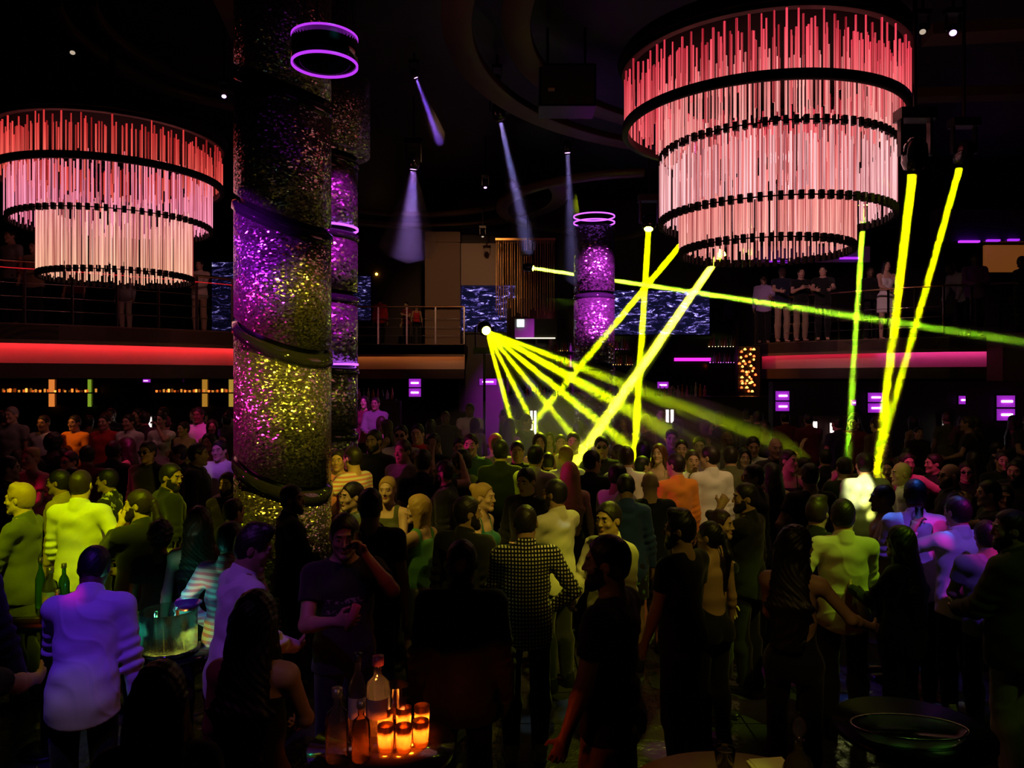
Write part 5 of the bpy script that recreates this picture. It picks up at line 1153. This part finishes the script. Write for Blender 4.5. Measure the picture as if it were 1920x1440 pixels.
# ---------------------------------------------------------------- the crowd
D = dict
P = [
 # nearest figures
 (1142, 1003, 3.85, 62, 'tall bearded man in a black t-shirt, close before the candle table side of the floor', D(top='tee', tc='black', bottom='wide', bc='tan', hair='short', beard=True, arms=('relax', 'down'), skin='tan', hy=18, st=1, hc='black')),
 (1277, 958, 5.25, 42, 'bearded man in a black t-shirt with slicked quiff, arms hanging, seen from behind', D(top='tee', hair='quiff', beard=True, arms=('relax', 'relax'), hy=30, skin='mid', hc='black')),
 (985, 945, 5.5, 4, 'man in a black and white checked shirt, dark trousers and sneakers, back turned', D(top='shirt', pat='check', arms=('front', 'hip'), hair='buzz', hy=-3, skin='tan', hp=-12, shc='grey')),
 (866, 1012, 4.35, 0, 'man in a dark navy jacket with a violet lit collar, back turned', D(top='jacket', tc='navy', hair='short', hc='black', arms=('down', 'down'), skin='dark')),
 (646, 963, 4.75, 205, 'man in a black printed t-shirt drinking from a glass, second glass in hand', D(top='tee', pat='print', hair='short', arms=('mouth', 'drink'), hy=-14, hp=-8, skin='tan', h=1.84)),
 (486, 985, 4.55, -52, 'dark haired man in a lavender lit white shirt, head bowed in profile', D(top='shirt', tc='white', hair='quiff', arms=('relax', 'front'), hy=-28, hp=-12, skin='tan', lean=6)),
 (478, 1108, 3.25, -8, 'woman with long straight black hair and bare shoulders in a black strap top', D(sex='f', hair='long', hc='black', top='strap', tc='black', arms=('relax', 'front'), skin='mid', h=1.72, bottom='jeans', bc='black')),
 (298, 1243, 2.62, 10, 'dark silhouette of a woman with black hair at the lower picture edge', D(sex='f', hair='long', hc='black', top='shirt', tc='black', arms=('down', 'down'), skin='dark', h=1.70)),
 (182, 1024, 4.75, 14, 'man in a violet lit white shirt leaning over the side table, back turned', D(top='shirt', tc='white', hair='short', hc='black', arms=('table', 'relax'), lean=16, skin='dark', bc='navy', hp=-14, h=1.76)),
 (-80, 965, 4.15, -10, 'dark figure cropped by the picture edge beside the side table', D(top='jacket', tc='black', hair='short', arms=('down', 'relax'), skin='mid', h=1.78)),
 (-110, 1120, 3.3, 0, 'cropped dark figure at the lower corner stretching a bare forearm toward the side table', D(top='tee', tc='black', arms=('down', ((.10, .56, 1.22), (.6, -.3, -1), .5)), skin='light', h=1.75)),
 # group round the small yellow table
 (151, 880, 6.75, 4, 'man with cropped hair in a yellow lit shirt with rolled sleeves, back turned', D(top='rolled', tc='white', hair='buzz', hc='brown', arms=('relax', 'hip'), skin='light', bc='denim')),
 (40, 905, 6.35, 98, 'fair man with slick combed hair in a dark green shirt, sharp profile', D(top='shirt', tc='olive', hair='side', hc='blond', arms=('front', 'relax'), skin='light')),
 (262, 917, 6.3, 62, 'man with a ponytail and dark blazer, hand raised to his chin', D(hy=38, top='jacket', tc='charcoal', hair='pony', hc='brown', arms=('chin', 'front'), skin='light', beard=True)),
 (322, 868, 7.6, -48, 'man in a black suit over an open white shirt, looking down the table', D(top='jacket', tc='black', hair='short', hc='dark', arms=('front', 'down'), skin='tan', beard=True, hy=-55, hp=-8)),
 (112, 880, 7.9, 98, 'dark haired man in profile between the fair man and the yellow lit shirt', D(top='shirt', tc='tan', hair='short', skin='tan')),
 (203, 878, 7.9, 100, 'dark haired man in a floral shirt, profile, behind the yellow lit shirt', D(top='shirt', tc='cream', pat='floral', hair='short', skin='tan')),
 (14, 855, 8.3, -62, 'dark haired man in black facing into the room at the picture edge', D(top='shirt', hair='short', skin='mid')),
 (300, 978, 5.75, 10, 'person with a round black afro seen from behind beside the dark blazer', D(sex='f', hair='curly', hc='black', top='tee', skin='dark')),
 (372, 950, 5.6, 20, 'woman with long brown hair falling to her waist, back turned', D(sex='f', hair='long', hc='brown', top='tank', skin='mid', lean=-4)),
 (432, 978, 5.25, -12, 'man in a pink and white patterned shirt with dark hair, back turned', D(top='shirt', tc='pink', pat='stripe', hair='short', skin='mid', arms=('hip', 'front'), hc='black')),
 (427, 885, 8.0, 172, 'bearded man in black looking at the camera beside the wide column', D(top='shirt', hair='short', beard=True, skin='light', hy=4)),
 (437, 935, 6.9, -40, 'man in a dark cap half hidden beside the wide column', D(top='shirt', tc='charcoal', hair='short', hc='brown', skin='light')),
 (546, 908, 6.75, -62, 'man in a black shirt facing right in profile in front of the wide column', D(hy=-32, top='rolled', hair='short', arms=('down', 'front'), skin='tan', beard=True)),
 # middle of the floor
 (662, 903, 6.9, 128, 'man with dark hair in a half open olive shirt, face lit yellow', D(top='shirt', tc='olive', hair='short', skin='light', arms=('front', 'down'))),
 (694, 915, 5.75, 6, 'broad man in a black t-shirt, back turned, behind the drinking man', D(top='tee', hair='short', hc='black', skin='tan', bulk=1.12)),
 (727, 893, 7.1, 172, 'woman in a dark tank top with hair tied back, face lit yellow', D(sex='f', hair='bun', hc='blond', top='tank', tc='olive', skin='light', arms=('front', 'relax'))),
 (786, 928, 6.35, 62, 'blonde woman in a green tank top, leather mini skirt and high boots', D(hy=35, sex='f', hair='bob', hc='blond', top='tank', tc='green', bottom='mini', bc='olive', bpat='leather', arms=('drink', 'front'), shoes='boots', skin='light')),
 (874, 930, 5.9, -28, 'man in a black jacket with a blue lit shoulder, face turned away', D(top='jacket', hair='short', skin='tan', hy=-45, beard=True)),
 (905, 905, 6.7, -112, 'blonde woman with tied hair in a dark sparkling dress, in profile', D(sex='f', hair='bun', hc='blond', top='dress', tc='teal', skin='light', arms=('down', 'front'))),
 (985, 877, 7.5, 150, 'man in a dark open collared shirt, face lit from above, looking down', D(top='shirt', hair='short', skin='light', hp=-10, arms=('front', 'relax'))),
 (1042, 898, 6.7, 42, 'bearded man in a silky cream shirt, back turned, near the checked shirt', D(top='shirt', tc='cream', hair='short', beard=True, skin='tan', arms=('front', 'front'), hy=20)),
 (1142, 940, 5.65, 128, 'man with short dark hair in a pale shirt glancing sideways', D(top='shirt', tc='cream', hair='short', skin='tan', hy=10, arms=('relax', 'front'))),
 (833, 862, 8.2, 85, 'bearded man in black with cropped hair, sharp profile lit amber', D(top='jacket', hair='buzz', beard=True, skin='tan')),
 (866, 845, 8.9, 60, 'person with curly black hair beside the profile with cropped hair', D(hair='curly', hc='black', top='shirt', skin='tan', arms=('up', 'down'))),
 (793, 842, 8.2, -8, 'man in a black polo, back turned, phone at his ear', D(top='polo', hair='short', skin='mid', arms=('down', 'raised'))),
 (756, 824, 9.3, 150, 'man in an open pale vest over dark shirt beside the black polo', D(top='shirt', tc='grey', hair='short', skin='tan')),
 (702, 805, 9.9, 160, 'bearded man in black near the half hidden column, dim face', D(top='shirt', hair='short', beard=True, skin='tan')),
 (662, 836, 8.8, 60, 'man in a pink and white striped t-shirt, back to the camera', D(top='tee', tc='pink', pat='stripe', hair='short', skin='mid', arms=('out', 'down'))),
 (634, 842, 9.3, 180, 'person lit red and pink peering from behind the wide column', D(top='tee', tc='pink', hair='short', skin='mid', arms=('front', 'front'))),
 (883, 813, 9.9, 172, 'man in an open green shirt with a pouch, facing the camera', D(top='shirt', tc='green', hair='short', skin='light', arms=('front', 'front'))),
 (862, 820, 10.6, 175, 'man in a red lit top behind the open green shirt', D(top='tee', tc='wine', hair='short', skin='mid')),
 (929, 812, 10.3, 15, 'fair haired person in a yellow lit shirt, back turned, by the open green shirt', D(top='shirt', tc='cream', hair='short', hc='blond', skin='light')),
 (939, 824, 9.2, 0, 'man in a dark shirt with both arms down, back turned, rim of yellow light', D(top='shirt', hair='short', skin='mid', bulk=1.1)),
 (970, 826, 9.9, 178, 'man in a black polo with yellow light flaring behind his ears', D(top='polo', hair='short', skin='tan')),
 (1004, 834, 9.0, -25, 'man in a glowing olive shirt, back turned, hand on his hip', D(top='shirt', tc='cream', hair='short', skin='mid', arms=('front', 'hip'))),
 (1061, 834, 9.5, 25, 'fair man in a bright yellow lit shirt at the foot of the beam', D(top='shirt', tc='white', hair='buzz', hc='blond', skin='light')),
 (1068, 866, 8.1, 5, 'woman with long blond hair seen from behind, yellow rim light', D(sex='f', hair='long', hc='blond', top='tank', tc='black', skin='light')),
 (1028, 848, 10.0, 0, 'dark haired person behind the long haired blonde, back turned', D(top='shirt', hair='short', skin='mid')),
 (1012, 812, 11.0, 180, 'pale faced guest lit yellow, first in the row of lit faces by the fan', D(sex='f', hair='bob', top='tank', skin='light')),
 (1030, 810, 11.3, 178, 'woman with dark hair, lit face in the row by the fan', D(sex='f', hair='long', top='tank', skin='light')),
 (1051, 814, 11.2, 185, 'woman in a peach top, lit face in the row by the fan', D(sex='f', hair='bun', top='tank', tc='orange', skin='light')),
 (1075, 810, 11.0, 172, 'man with dark hair and a bright lit face, last in the row by the fan', D(top='tee', tc='cream', hair='short', skin='light')),
 (1128, 817, 9.9, 175, 'man in sunglasses and a dark polo facing the camera beside the brightest beam', D(top='polo', hair='short', shades=True, skin='mid', arms=('front', 'front'))),
 (1109, 844, 8.8, -15, 'man in a dark jacket and glasses, back turned, beside the long haired blonde', D(top='jacket', hair='short', shades=True, skin='mid', hy=-45)),
 (1174, 836, 8.9, -5, 'man in a pinkish white shirt, back turned, below the vertical beam', D(top='shirt', tc='white', hair='short', hc='brown', skin='mid')),
 (1158, 869, 7.9, -52, 'bearded man in glasses and a white t-shirt, face turned aside', D(top='tee', tc='white', hair='short', beard=True, shades=True, skin='tan')),
 (1172, 890, 7.4, 0, 'person in a bright blue shirt and floral skirt, head bowed', D(sex='f', hair='short', top='shirt', tc='blue', bottom='mini', bc='green', bpat='floral', hp=-30, skin='tan')),
 (1219, 882, 7.45, 2, 'bald man in a dark navy t-shirt and purplish jeans, back turned', D(top='tee', tc='navy', hair='bald', skin='light', bc='pink', bottom='jeans')),
 (1268, 850, 8.7, 18, 'man in an orange shirt, back turned, hair cropped at the sides', D(hy=32, top='shirt', tc='orange', hair='short', skin='mid', bc='grey')),
 (1298, 843, 9.3, 178, 'man in a dark cap and pale shirt between the orange and white shirts', D(top='shirt', tc='white', hair='short', hc='brown', skin='mid')),
 (1332, 835, 8.95, 14, 'man in a white shirt and black trousers, back turned, hands in front', D(top='shirt', tc='white', hair='short', skin='light', hy=45)),
 (1259, 804, 10.9, 172, 'man in a dark cap under the slim white tube lamp', D(top='shirt', tc='olive', hair='short', skin='tan')),
 (1278, 824, 10.4, 170, 'woman with an orange lit face behind the orange shirt', D(sex='f', hair='bun', hc='brown', top='tank', skin='light')),
 (1312, 818, 10.5, 165, 'smiling man in a pale shirt, amber lit face', D(top='shirt', tc='white', hair='short', skin='light')),
 (1236, 832, 10.2, 150, 'woman with light hair in the yellow glow beside the vertical beam', D(sex='f', hair='long', hc='auburn', top='dress', tc='tan', skin='light', arms=('drink', 'front'))),
 (1206, 828, 10.8, 20, 'dark haired guest in black beside the foot of the vertical beam', D(sex='f', hair='bob', top='tank', skin='mid')),
 # right half
 (1400, 905, 6.65, 50, 'bearded man in a black shirt smoking, seen from behind', D(top='shirt', hair='short', beard=True, skin='mid', hy=38, arms=('mouth', 'down'))),
 (1414, 870, 7.7, 55, 'man in glasses and a dark shirt in profile behind the smoker', D(hy=38, top='shirt', tc='charcoal', hair='short', shades=True, skin='mid')),
 (1350, 955, 6.05, -122, 'woman with a yellow lit face and pulled back hair, strap top', D(sex='f', hair='bun', hc='brown', top='strap', skin='light')),
 (1332, 977, 5.6, 30, 'woman with a dark ponytail and open backed top beside the man with the quiff', D(hy=28, sex='f', hair='pony', hc='black', top='backless', tc='black', skin='mid', bc='black')),
 (1447, 868, 8.1, 8, 'woman with long dark hair in a thin strapped top, back turned', D(sex='f', hair='long', hc='black', top='strap', skin='light', bottom='mini', arms=('down', 'down'))),
 (1478, 842, 8.8, 170, 'woman in a sleeveless black dress and belt, head turned', D(sex='f', hair='bun', top='dress', skin='mid', hy=40)),
 (1519, 868, 8.0, 2, 'man in a loose black t-shirt, back turned, pink lit hair', D(top='tee', hair='short', skin='mid', bulk=1.1, arms=('hip', 'down'))),
 (1454, 820, 10.0, 178, 'bald man in an open dark shirt with a shining forehead', D(top='shirt', hair='bald', skin='mid', tc='charcoal')),
 (1412, 818, 10.2, 170, 'young man in a pinkish white shirt, face turned down', D(top='shirt', tc='white', hair='short', skin='mid', hp=-10)),
 (1363, 808, 11.0, 175, 'man with a shiny bald head at the back of the crowd before the bar', D(top='shirt', hair='bald', skin='dark')),
 (1395, 840, 9.8, 175, 'person with a yellow lit face under a dark fringe', D(sex='f', hair='bob', hc='black', top='tank', skin='light', arms=('drink', 'front'))),
 (1370, 836, 9.6, -10, 'dark haired man in a dark green shirt between white shirts', D(top='shirt', tc='olive', hair='short', skin='mid')),
 (1490, 985, 4.75, -32, 'woman with waist long black hair and an open back, elbow bent', D(sex='f', hair='long', hc='black', top='backless', bottom='leggings', arms=('front', ((0.4, 0.28, 1.14), (0.5, -0.6, -0.8), 0.6)), skin='mid', hy=-50)),
 (1532, 932, 6.1, -48, 'man with brown hair and a full beard turned in profile', D(top='shirt', hair='quiff', hc='brown', beard=True, skin='mid')),
 (1581, 935, 5.85, -8, 'man in a jacket lit bright green-yellow across the shoulder', D(top='rolled', tc='cream', hair='short', hc='dark', skin='light', hy=-12, arms=('hip', 'front'), bc='black')),
 (1621, 848, 8.55, 2, 'man in a green jacket with a blazing white hot spot on his back', D(top='jacket', tc='grey', hair='short', skin='mid')),
 (1583, 856, 8.9, 5, 'man with dark hair beside the blazing hot spot, hand on his neck', D(top='tee', hair='short', skin='mid', arms=('chin', 'down'))),
 (1657, 908, 6.9, 70, 'man with a shaved head in dark profile before the hot spot', D(top='shirt', tc='tan', hair='buzz', hc='black', skin='dark', arms=('drink', 'down'))),
 (1690, 986, 5.5, 35, 'woman with long black hair in a black top and high boots, back turned', D(sex='f', hair='long', hc='black', top='shirt', shoes='boots', arms=('drink', 'front'), skin='mid', hy=20)),
 (1716, 898, 6.55, -18, 'man in a lilac lit shirt seen from behind, next to the raised drink', D(top='shirt', tc='white', hair='short', hc='black', skin='dark', arms=('front', 'front'))),
 (1797, 930, 6.0, 8, 'man in a violet lit shirt with untucked hem and a raised drink, back turned', D(top='shirt', tc='white', hair='short', hc='black', skin='tan', arms=(((0.2, 0.26, 1.5), (0.8, -0.2, -0.9), 0.8), 'down'), bc='black', shc='white', hy=12)),
 (1692, 865, 8.3, 62, 'bald man with an earring and striped collar, back of the head lit yellow', D(hy=25, top='shirt', tc='white', hair='bald', skin='light')),
 (1783, 868, 8.0, 75, 'bald man in glasses with a dark jacket, shining head, in profile', D(hy=15, top='jacket', hair='bald', shades=True, skin='mid', beard=True)),
 (1700, 848, 9.4, 178, 'man in a bright pink shirt with one arm stretched out sideways', D(top='shirt', tc='pink', hair='short', skin='mid', arms=('side', 'front'))),
 (1752, 850, 9.6, 90, 'person in a dark top receiving the pink sleeved arm', D(top='shirt', hair='short', skin='mid')),
 (1664, 862, 9.2, 150, 'woman in pale pink beside the pink shirt', D(sex='f', hair='bun', top='tank', tc='pink', skin='light', arms=('front', 'front'))),
 (1856, 900, 7.2, 75, 'man raising a cigarette to his mouth in the dark at the side', D(top='tee', hair='short', skin='mid', arms=('mouth', 'down'))),
 (1897, 955, 5.1, 35, 'man in a dark green jacket with pale trousers at the picture edge', D(top='jacket', tc='olive', hair='short', hc='brown', skin='light', beard=True, arms=('front', 'down'), bc='cream', hy=42)),
 (1850, 975, 5.9, -5, 'man in a grey t-shirt between the violet shirt and the green jacket', D(top='tee', tc='grey', hair='short', skin='tan', arms=('front', 'hip'))),
 (1905, 862, 8.6, 130, 'young man with a moustache at the picture edge, dim amber face', D(top='shirt', hair='short', skin='mid', beard=True)),
 (1812, 865, 9.2, 150, 'man in sunglasses behind the bald man in the dark jacket', D(top='shirt', hair='short', shades=True, skin='mid')),
 (1880, 845, 9.8, 160, 'dim faced man at the back near the wall lamp, dark shirt', D(top='shirt', hair='short', skin='mid')),
 (1885, 910, 7.8, 150, 'round faced man in the dark behind the green jacket', D(top='shirt', hair='short', skin='mid')),
 (1548, 842, 10.6, 0, 'guest holding up a hand before the entrance niche', D(top='shirt', hair='short', skin='mid', arms=('up', 'down'))),
 (1490, 838, 10.4, 170, 'woman with a pink lit face in the crowd before the niche', D(sex='f', hair='bob', top='tank', skin='light')),
 (1722, 800, 13.5, 178, 'man with a red lit face standing beyond the pink shirt', D(top='shirt', hair='short', skin='mid')),
 # crowd at the left, behind the yellow group
 (58, 838, 9.2, 172, 'woman with tied light hair in a red lit lace top', D(sex='f', hair='bun', hc='blond', top='tee', tc='pink', skin='light', arms=('front', 'drink'))),
 (131, 845, 9.5, 165, 'person in mirrored sunglasses with raised hands, lit red', D(top='tee', tc='white', hair='short', shades=True, skin='light', arms=('drink', 'drink'))),
 (22, 762, 12.4, 175, 'grey haired man in a grey shirt, high at the back near the picture edge', D(top='polo', tc='grey', hair='short', hc='grey', skin='light')),
 (82, 778, 12.2, 178, 'man in a white t-shirt half lit orange in the back row', D(top='tee', tc='white', hair='short', skin='tan')),
 (140, 778, 12.5, 170, 'man in an orange lit shirt in the back row, face in shadow', D(top='tee', tc='orange', hair='short', skin='mid')),
 (196, 776, 12.3, 178, 'man in a red lit button shirt in the back row', D(top='shirt', tc='red', hair='short', skin='light')),
 (242, 776, 12.2, 165, 'man in a lavender lit white shirt in the back row', D(top='shirt', tc='white', hair='short', skin='light')),
 (302, 773, 12.0, 172, 'woman in a white top and jeans raising a phone to her face', D(sex='f', hair='short', hc='black', top='tee', tc='white', skin='light', arms=('mouth', 'down'), bc='grey')),
 (372, 763, 12.6, 178, 'man in a lilac shirt standing tallest in the back row', D(top='polo', tc='lilac', hair='short', skin='dark', arms=('front', 'front'))),
 (345, 790, 12.3, 150, 'dim guest next to the lilac shirt, hand lifted', D(top='tee', tc='tan', hair='short', skin='mid', arms=('drink', 'down'))),
 (412, 824, 9.9, 172, 'man with a red lit face in a white zip jacket, violet lit', D(top='jacket', tc='white', hair='short', skin='light', arms=('front', 'front'))),
 (278, 826, 9.6, 170, 'man in dark glasses among silhouettes of the left crowd', D(top='shirt', hair='short', shades=True, skin='tan')),
 (335, 832, 9.9, 120, 'dark haired guest in profile below the woman with the phone', D(top='shirt', hair='short', skin='mid')),
 (370, 830, 9.2, -80, 'dark haired man in black turned aside, near the zip jacket', D(top='jacket', hair='short', skin='tan')),
 (238, 820, 10.2, 100, 'woman with dark hair and a drink below the lavender lit shirt', D(sex='f', hair='long', top='tank', skin='mid', arms=('drink', 'front'))),
 (100, 812, 10.4, 5, 'person with a round silhouette of hair under the orange shirt', D(hair='curly', hc='black', top='tee', skin='dark')),
 (212, 826, 10.0, 0, 'dark silhouette below the red lit button shirt, back turned', D(hair='short', hc='black', top='shirt', skin='dark')),
 (392, 812, 11.0, 178, 'person in red light beside the column, arms folded', D(sex='f', hair='long', top='tank', tc='red', skin='mid', arms=('front', 'front'))),
 (163, 835, 9.9, 20, 'dark haired guest behind the floral shirt', D(hair='short', top='shirt', tc='wine', skin='tan')),
 # between the columns, at the back
 (636, 735, 12.3, 150, 'man in a dark shirt high beside the wide column, face lit pink', D(top='shirt', tc='purple', hair='short', skin='light', z0=.65)),
 (683, 742, 14.5, 178, 'dim woman lit pink beside the half hidden column', D(sex='f', hair='long', top='tee', tc='wine', skin='light', z0=.65)),
 (704, 744, 14.2, 172, 'dim man in a grey shirt with clasped hands by the half hidden column', D(top='shirt', tc='grey', hair='short', skin='tan', arms=('clasp', 'clasp'), z0=.65)),
 (752, 796, 10.9, 178, 'man with a white lit face and white shirt, sunglasses', D(top='shirt', tc='white', hair='short', shades=True, skin='light')),
 (783, 794, 10.9, 172, 'man in a scarlet lit shirt, hand on his chest', D(top='shirt', tc='red', hair='short', skin='light', arms=('drink', 'down'))),
 (813, 812, 10.6, 165, 'dark faced man in black beside the scarlet shirt', D(top='shirt', hair='short', skin='dark')),
 (881, 756, 15.2, 178, 'person in a white shirt and cap lit violet at the very back', D(top='polo', tc='white', hair='short', skin='dark', arms=('front', 'front'), z0=.35)),
 (1260, 723, 20.6, 150, 'bald bartender in black behind the counter', D(top='shirt', hair='bald', skin='mid', z0=.65)),
 # balconies
 (374, 487, 17.6, 178, 'guest in a pale shirt holding a drink on the balcony beside the wide column', D(top='shirt', tc='cream', hair='short', skin='mid', arms=('clasp', 'clasp'), z0=3.7, bc='tan')),
 (235, 500, 16.8, 178, 'guest in light trousers hidden behind the chandelier rods on the balcony', D(top='shirt', tc='grey', hair='short', skin='mid', z0=3.7, bc='cream')),
 (20, 430, 15.4, 160, 'dim guest in a grey top on the balcony at the picture edge', D(top='tee', tc='grey', hair='short', skin='mid', z0=3.7)),
 (64, 452, 15.6, 175, 'dim guest in a pale shirt on the balcony behind the rods', D(top='shirt', tc='tan', hair='short', skin='mid', z0=3.7, arms=('clasp', 'clasp'))),
 (140, 480, 16.2, 180, 'guest lit red on the balcony below the smaller chandelier', D(top='tee', tc='wine', hair='short', skin='mid', z0=3.7)),
 (713, 556, 24.2, 0, 'guest in a red shirt with his back turned on the rear balcony', D(top='shirt', tc='red', hair='short', skin='mid', z0=3.7)),
 (762, 566, 24.2, 150, 'dim guest with a drink on the rear balcony', D(top='tee', tc='wine', hair='short', skin='mid', z0=3.7, arms=('drink', 'down'))),
 (781, 570, 24.4, 190, 'dim guest beside the pier on the rear balcony', D(sex='f', top='tank', tc='red', hair='bob', skin='mid', z0=3.7)),
 (1432, 515, 22.4, 165, 'young man in a lilac v-neck sweater leaning on the curved railing', D(top='shirt', tc='lilac', hair='short', skin='mid', z0=3.7, arms=('rail', 'relax'))),
 (1467, 500, 21.8, 175, 'older man with white hair in a dark polo at the curved railing', D(top='polo', tc='navy', hair='short', hc='grey', skin='light', z0=3.7, arms=('rail', 'rail'), bc='tan')),
 (1502, 502, 21.2, 178, 'man in black clasping his hands at his chin above the curved railing', D(top='tee', hair='short', skin='light', z0=3.7, arms=('drink', 'drink'), bc='tan')),
 (1543, 498, 20.8, 160, 'man in a black v-neck leaning with both forearms on the curved railing', D(top='tee', hair='short', skin='light', z0=3.7, arms=('rail', 'rail'), hy=-10)),
 (1662, 488, 20.4, 178, 'woman in a white dress between two beams on the balcony', D(sex='f', hair='long', hc='black', top='dress', tc='white', skin='light', z0=3.7, arms=('front', 'front'))),
 (1632, 500, 20.9, 175, 'dim guest next to the woman in the white dress', D(top='shirt', hair='short', skin='dark', z0=3.7)),
 (1777, 494, 19.4, 100, 'man in a white shirt bending forward over the balcony table', D(top='shirt', tc='white', hair='short', hc='black', skin='dark', z0=3.7, lean=30, arms=('table', 'table'))),
 (1828, 474, 19.0, 165, 'large man in a dark open shirt seated high on the balcony', D(top='shirt', tc='purple', hair='short', skin='dark', z0=3.7, bulk=1.15, arms=('front', 'front'))),
 (1916, 480, 18.6, 100, 'dark figure cut by the picture edge on the balcony', D(top='shirt', hair='short', skin='dark', z0=3.7)),
]
# settle standing places: nobody stands inside a neighbour
Q = [[px, py, Y, ro, lb, kw] for px, py, Y, ro, lb, kw in P]
for it in range(40):
    for i in range(len(Q)):
        for j in range(i + 1, len(Q)):
            a, b = Q[i], Q[j]
            if a[5].get('z0') != b[5].get('z0'): continue
            xa, xb = (a[0] - 960) / F * a[2], (b[0] - 960) / F * b[2]; dx, dy = xb - xa, b[2] - a[2]; d = math.hypot(dx * 1.0, dy * 1.25)
            need = .50 if min(a[2], b[2]) < 12 else .42
            if d < need:
                s = .018 if dy >= 0 else -.018; a[2] -= s; b[2] += s
LEV = {}
for px, py, Y, ro, lb, kw in Q: person(px, py, Y, ro, lb, **kw)
# the packed dark crowd between the lit guests
rg = random.Random(41); extra = 0; G1 = 'guests packed in the dark of the crowd'
arch = [D(top='shirt', hair='short'), D(top='tee', hair='short', arms=('front', 'down')), D(sex='f', hair='long', top='tank', arms=('front', 'relax')), D(top='shirt', hair='short', arms=('drink', 'down')), D(sex='f', hair='bob', top='tank'), D(top='polo', hair='buzz', arms=('relax', 'front'))]
for tries in range(9000):
    Y = rg.uniform(8.4, 15.5); X = rg.uniform(-.70, .70) * Y; px = 960 + X / Y * F
    if extra >= 95: break
    if Y > 11.6 and 1 - 0 and rg.random() < .3: continue
    # leave the dance floor's near part and the columns free
    if math.hypot(X - at(531, 0, 7.96).x, Y - 7.96) < .85 or math.hypot(X - at(609, 0, 11.5).x, Y - 11.5) < 1.0: continue
    if any(math.hypot(X - e.location.x, (Y - e.location.y)) < .50 for e, _, _ in PLACED): continue
    if 1090 < px < 1250 and Y < 9.3: continue
    z0 = 0.0 if Y < 11.7 else .35
    if 11.5 < Y < 12.0: continue
    A = dict(rg.choice(arch)); f = A.get('sex') == 'f'; h = rg.uniform(1.60, 1.70) if f else rg.uniform(1.68, 1.80)
    py = HY + (HC - z0 - h) * F / Y
    A['tc'] = rg.choice(['black', 'black', 'charcoal', 'navy', 'wine', 'olive', 'grey', 'brown']); A['skin'] = rg.choice(['mid', 'tan', 'dark', 'light']); A['hc'] = rg.choice(['black', 'dark', 'brown'])
    ro = rg.choice([0, 20, -25, 60, 90, -70, 150, 180, 200, -120])
    person(px, py, Y, ro, 'guest in dark clothes packed deep in the unlit part of the crowd', z0=z0, res=2, group=G1, **A); extra += 1
print('EXTRA', extra, 'PEOPLE', len(PLACED))
for s, px, py, lb in SCALES:
    if not .9 < s < 1.1: print('SCALE %.2f' % s, px, py, lb[:50])
# glasses and phones in hands
def hand_glass(key, i, label, m, h=.11, r=.033, tilt=(0, 0, 0), cat_='glass', nm='drinking_glass', up=.02):
    for e, _, _ in PLACED:
        if key in e['label']:
            q = e_palm[e.name](i); o = MB().lathe([(0, 0), (r * .85, 0), (r, h), (r * .94, h), (r * .8, .008), (0, .008)], n=20).build(nm, m); o.location = q + Vector((0, 0, up - h / 2)); o.rotation_euler = tilt; tag(o, label, cat_); return
hand_glass('black printed t-shirt', 0, 'tumbler lifted to the mouth of the man in the printed t-shirt', M_bc, .10)
hand_glass('black printed t-shirt', 1, 'tilted narrow glass of pink drink held low by the man in the printed t-shirt', mat('pink_drink', (.9, .3, .3), .1, trans=.25), .15, .026, (0, .35, 0))
hand_glass('raised drink, back turned', 0, 'glass raised beside the violet lit shirt', M_bc, .12)
hand_glass('tied light hair', 1, 'glass in the hand of the woman in the red lit lace top', M_bc)
hand_glass('pale shirt holding a drink on the balcony', 1, 'drink held over the railing by the guest in the pale shirt', M_bc)
hand_glass('woman in a white top and jeans', 0, 'dark phone lifted by the woman in the white top', M_black, .14, .03, cat_='phone', nm='phone')
# print on the drinking man's t-shirt
t = time.time() - T0
print('SCRIPT TIME', round(t, 1))
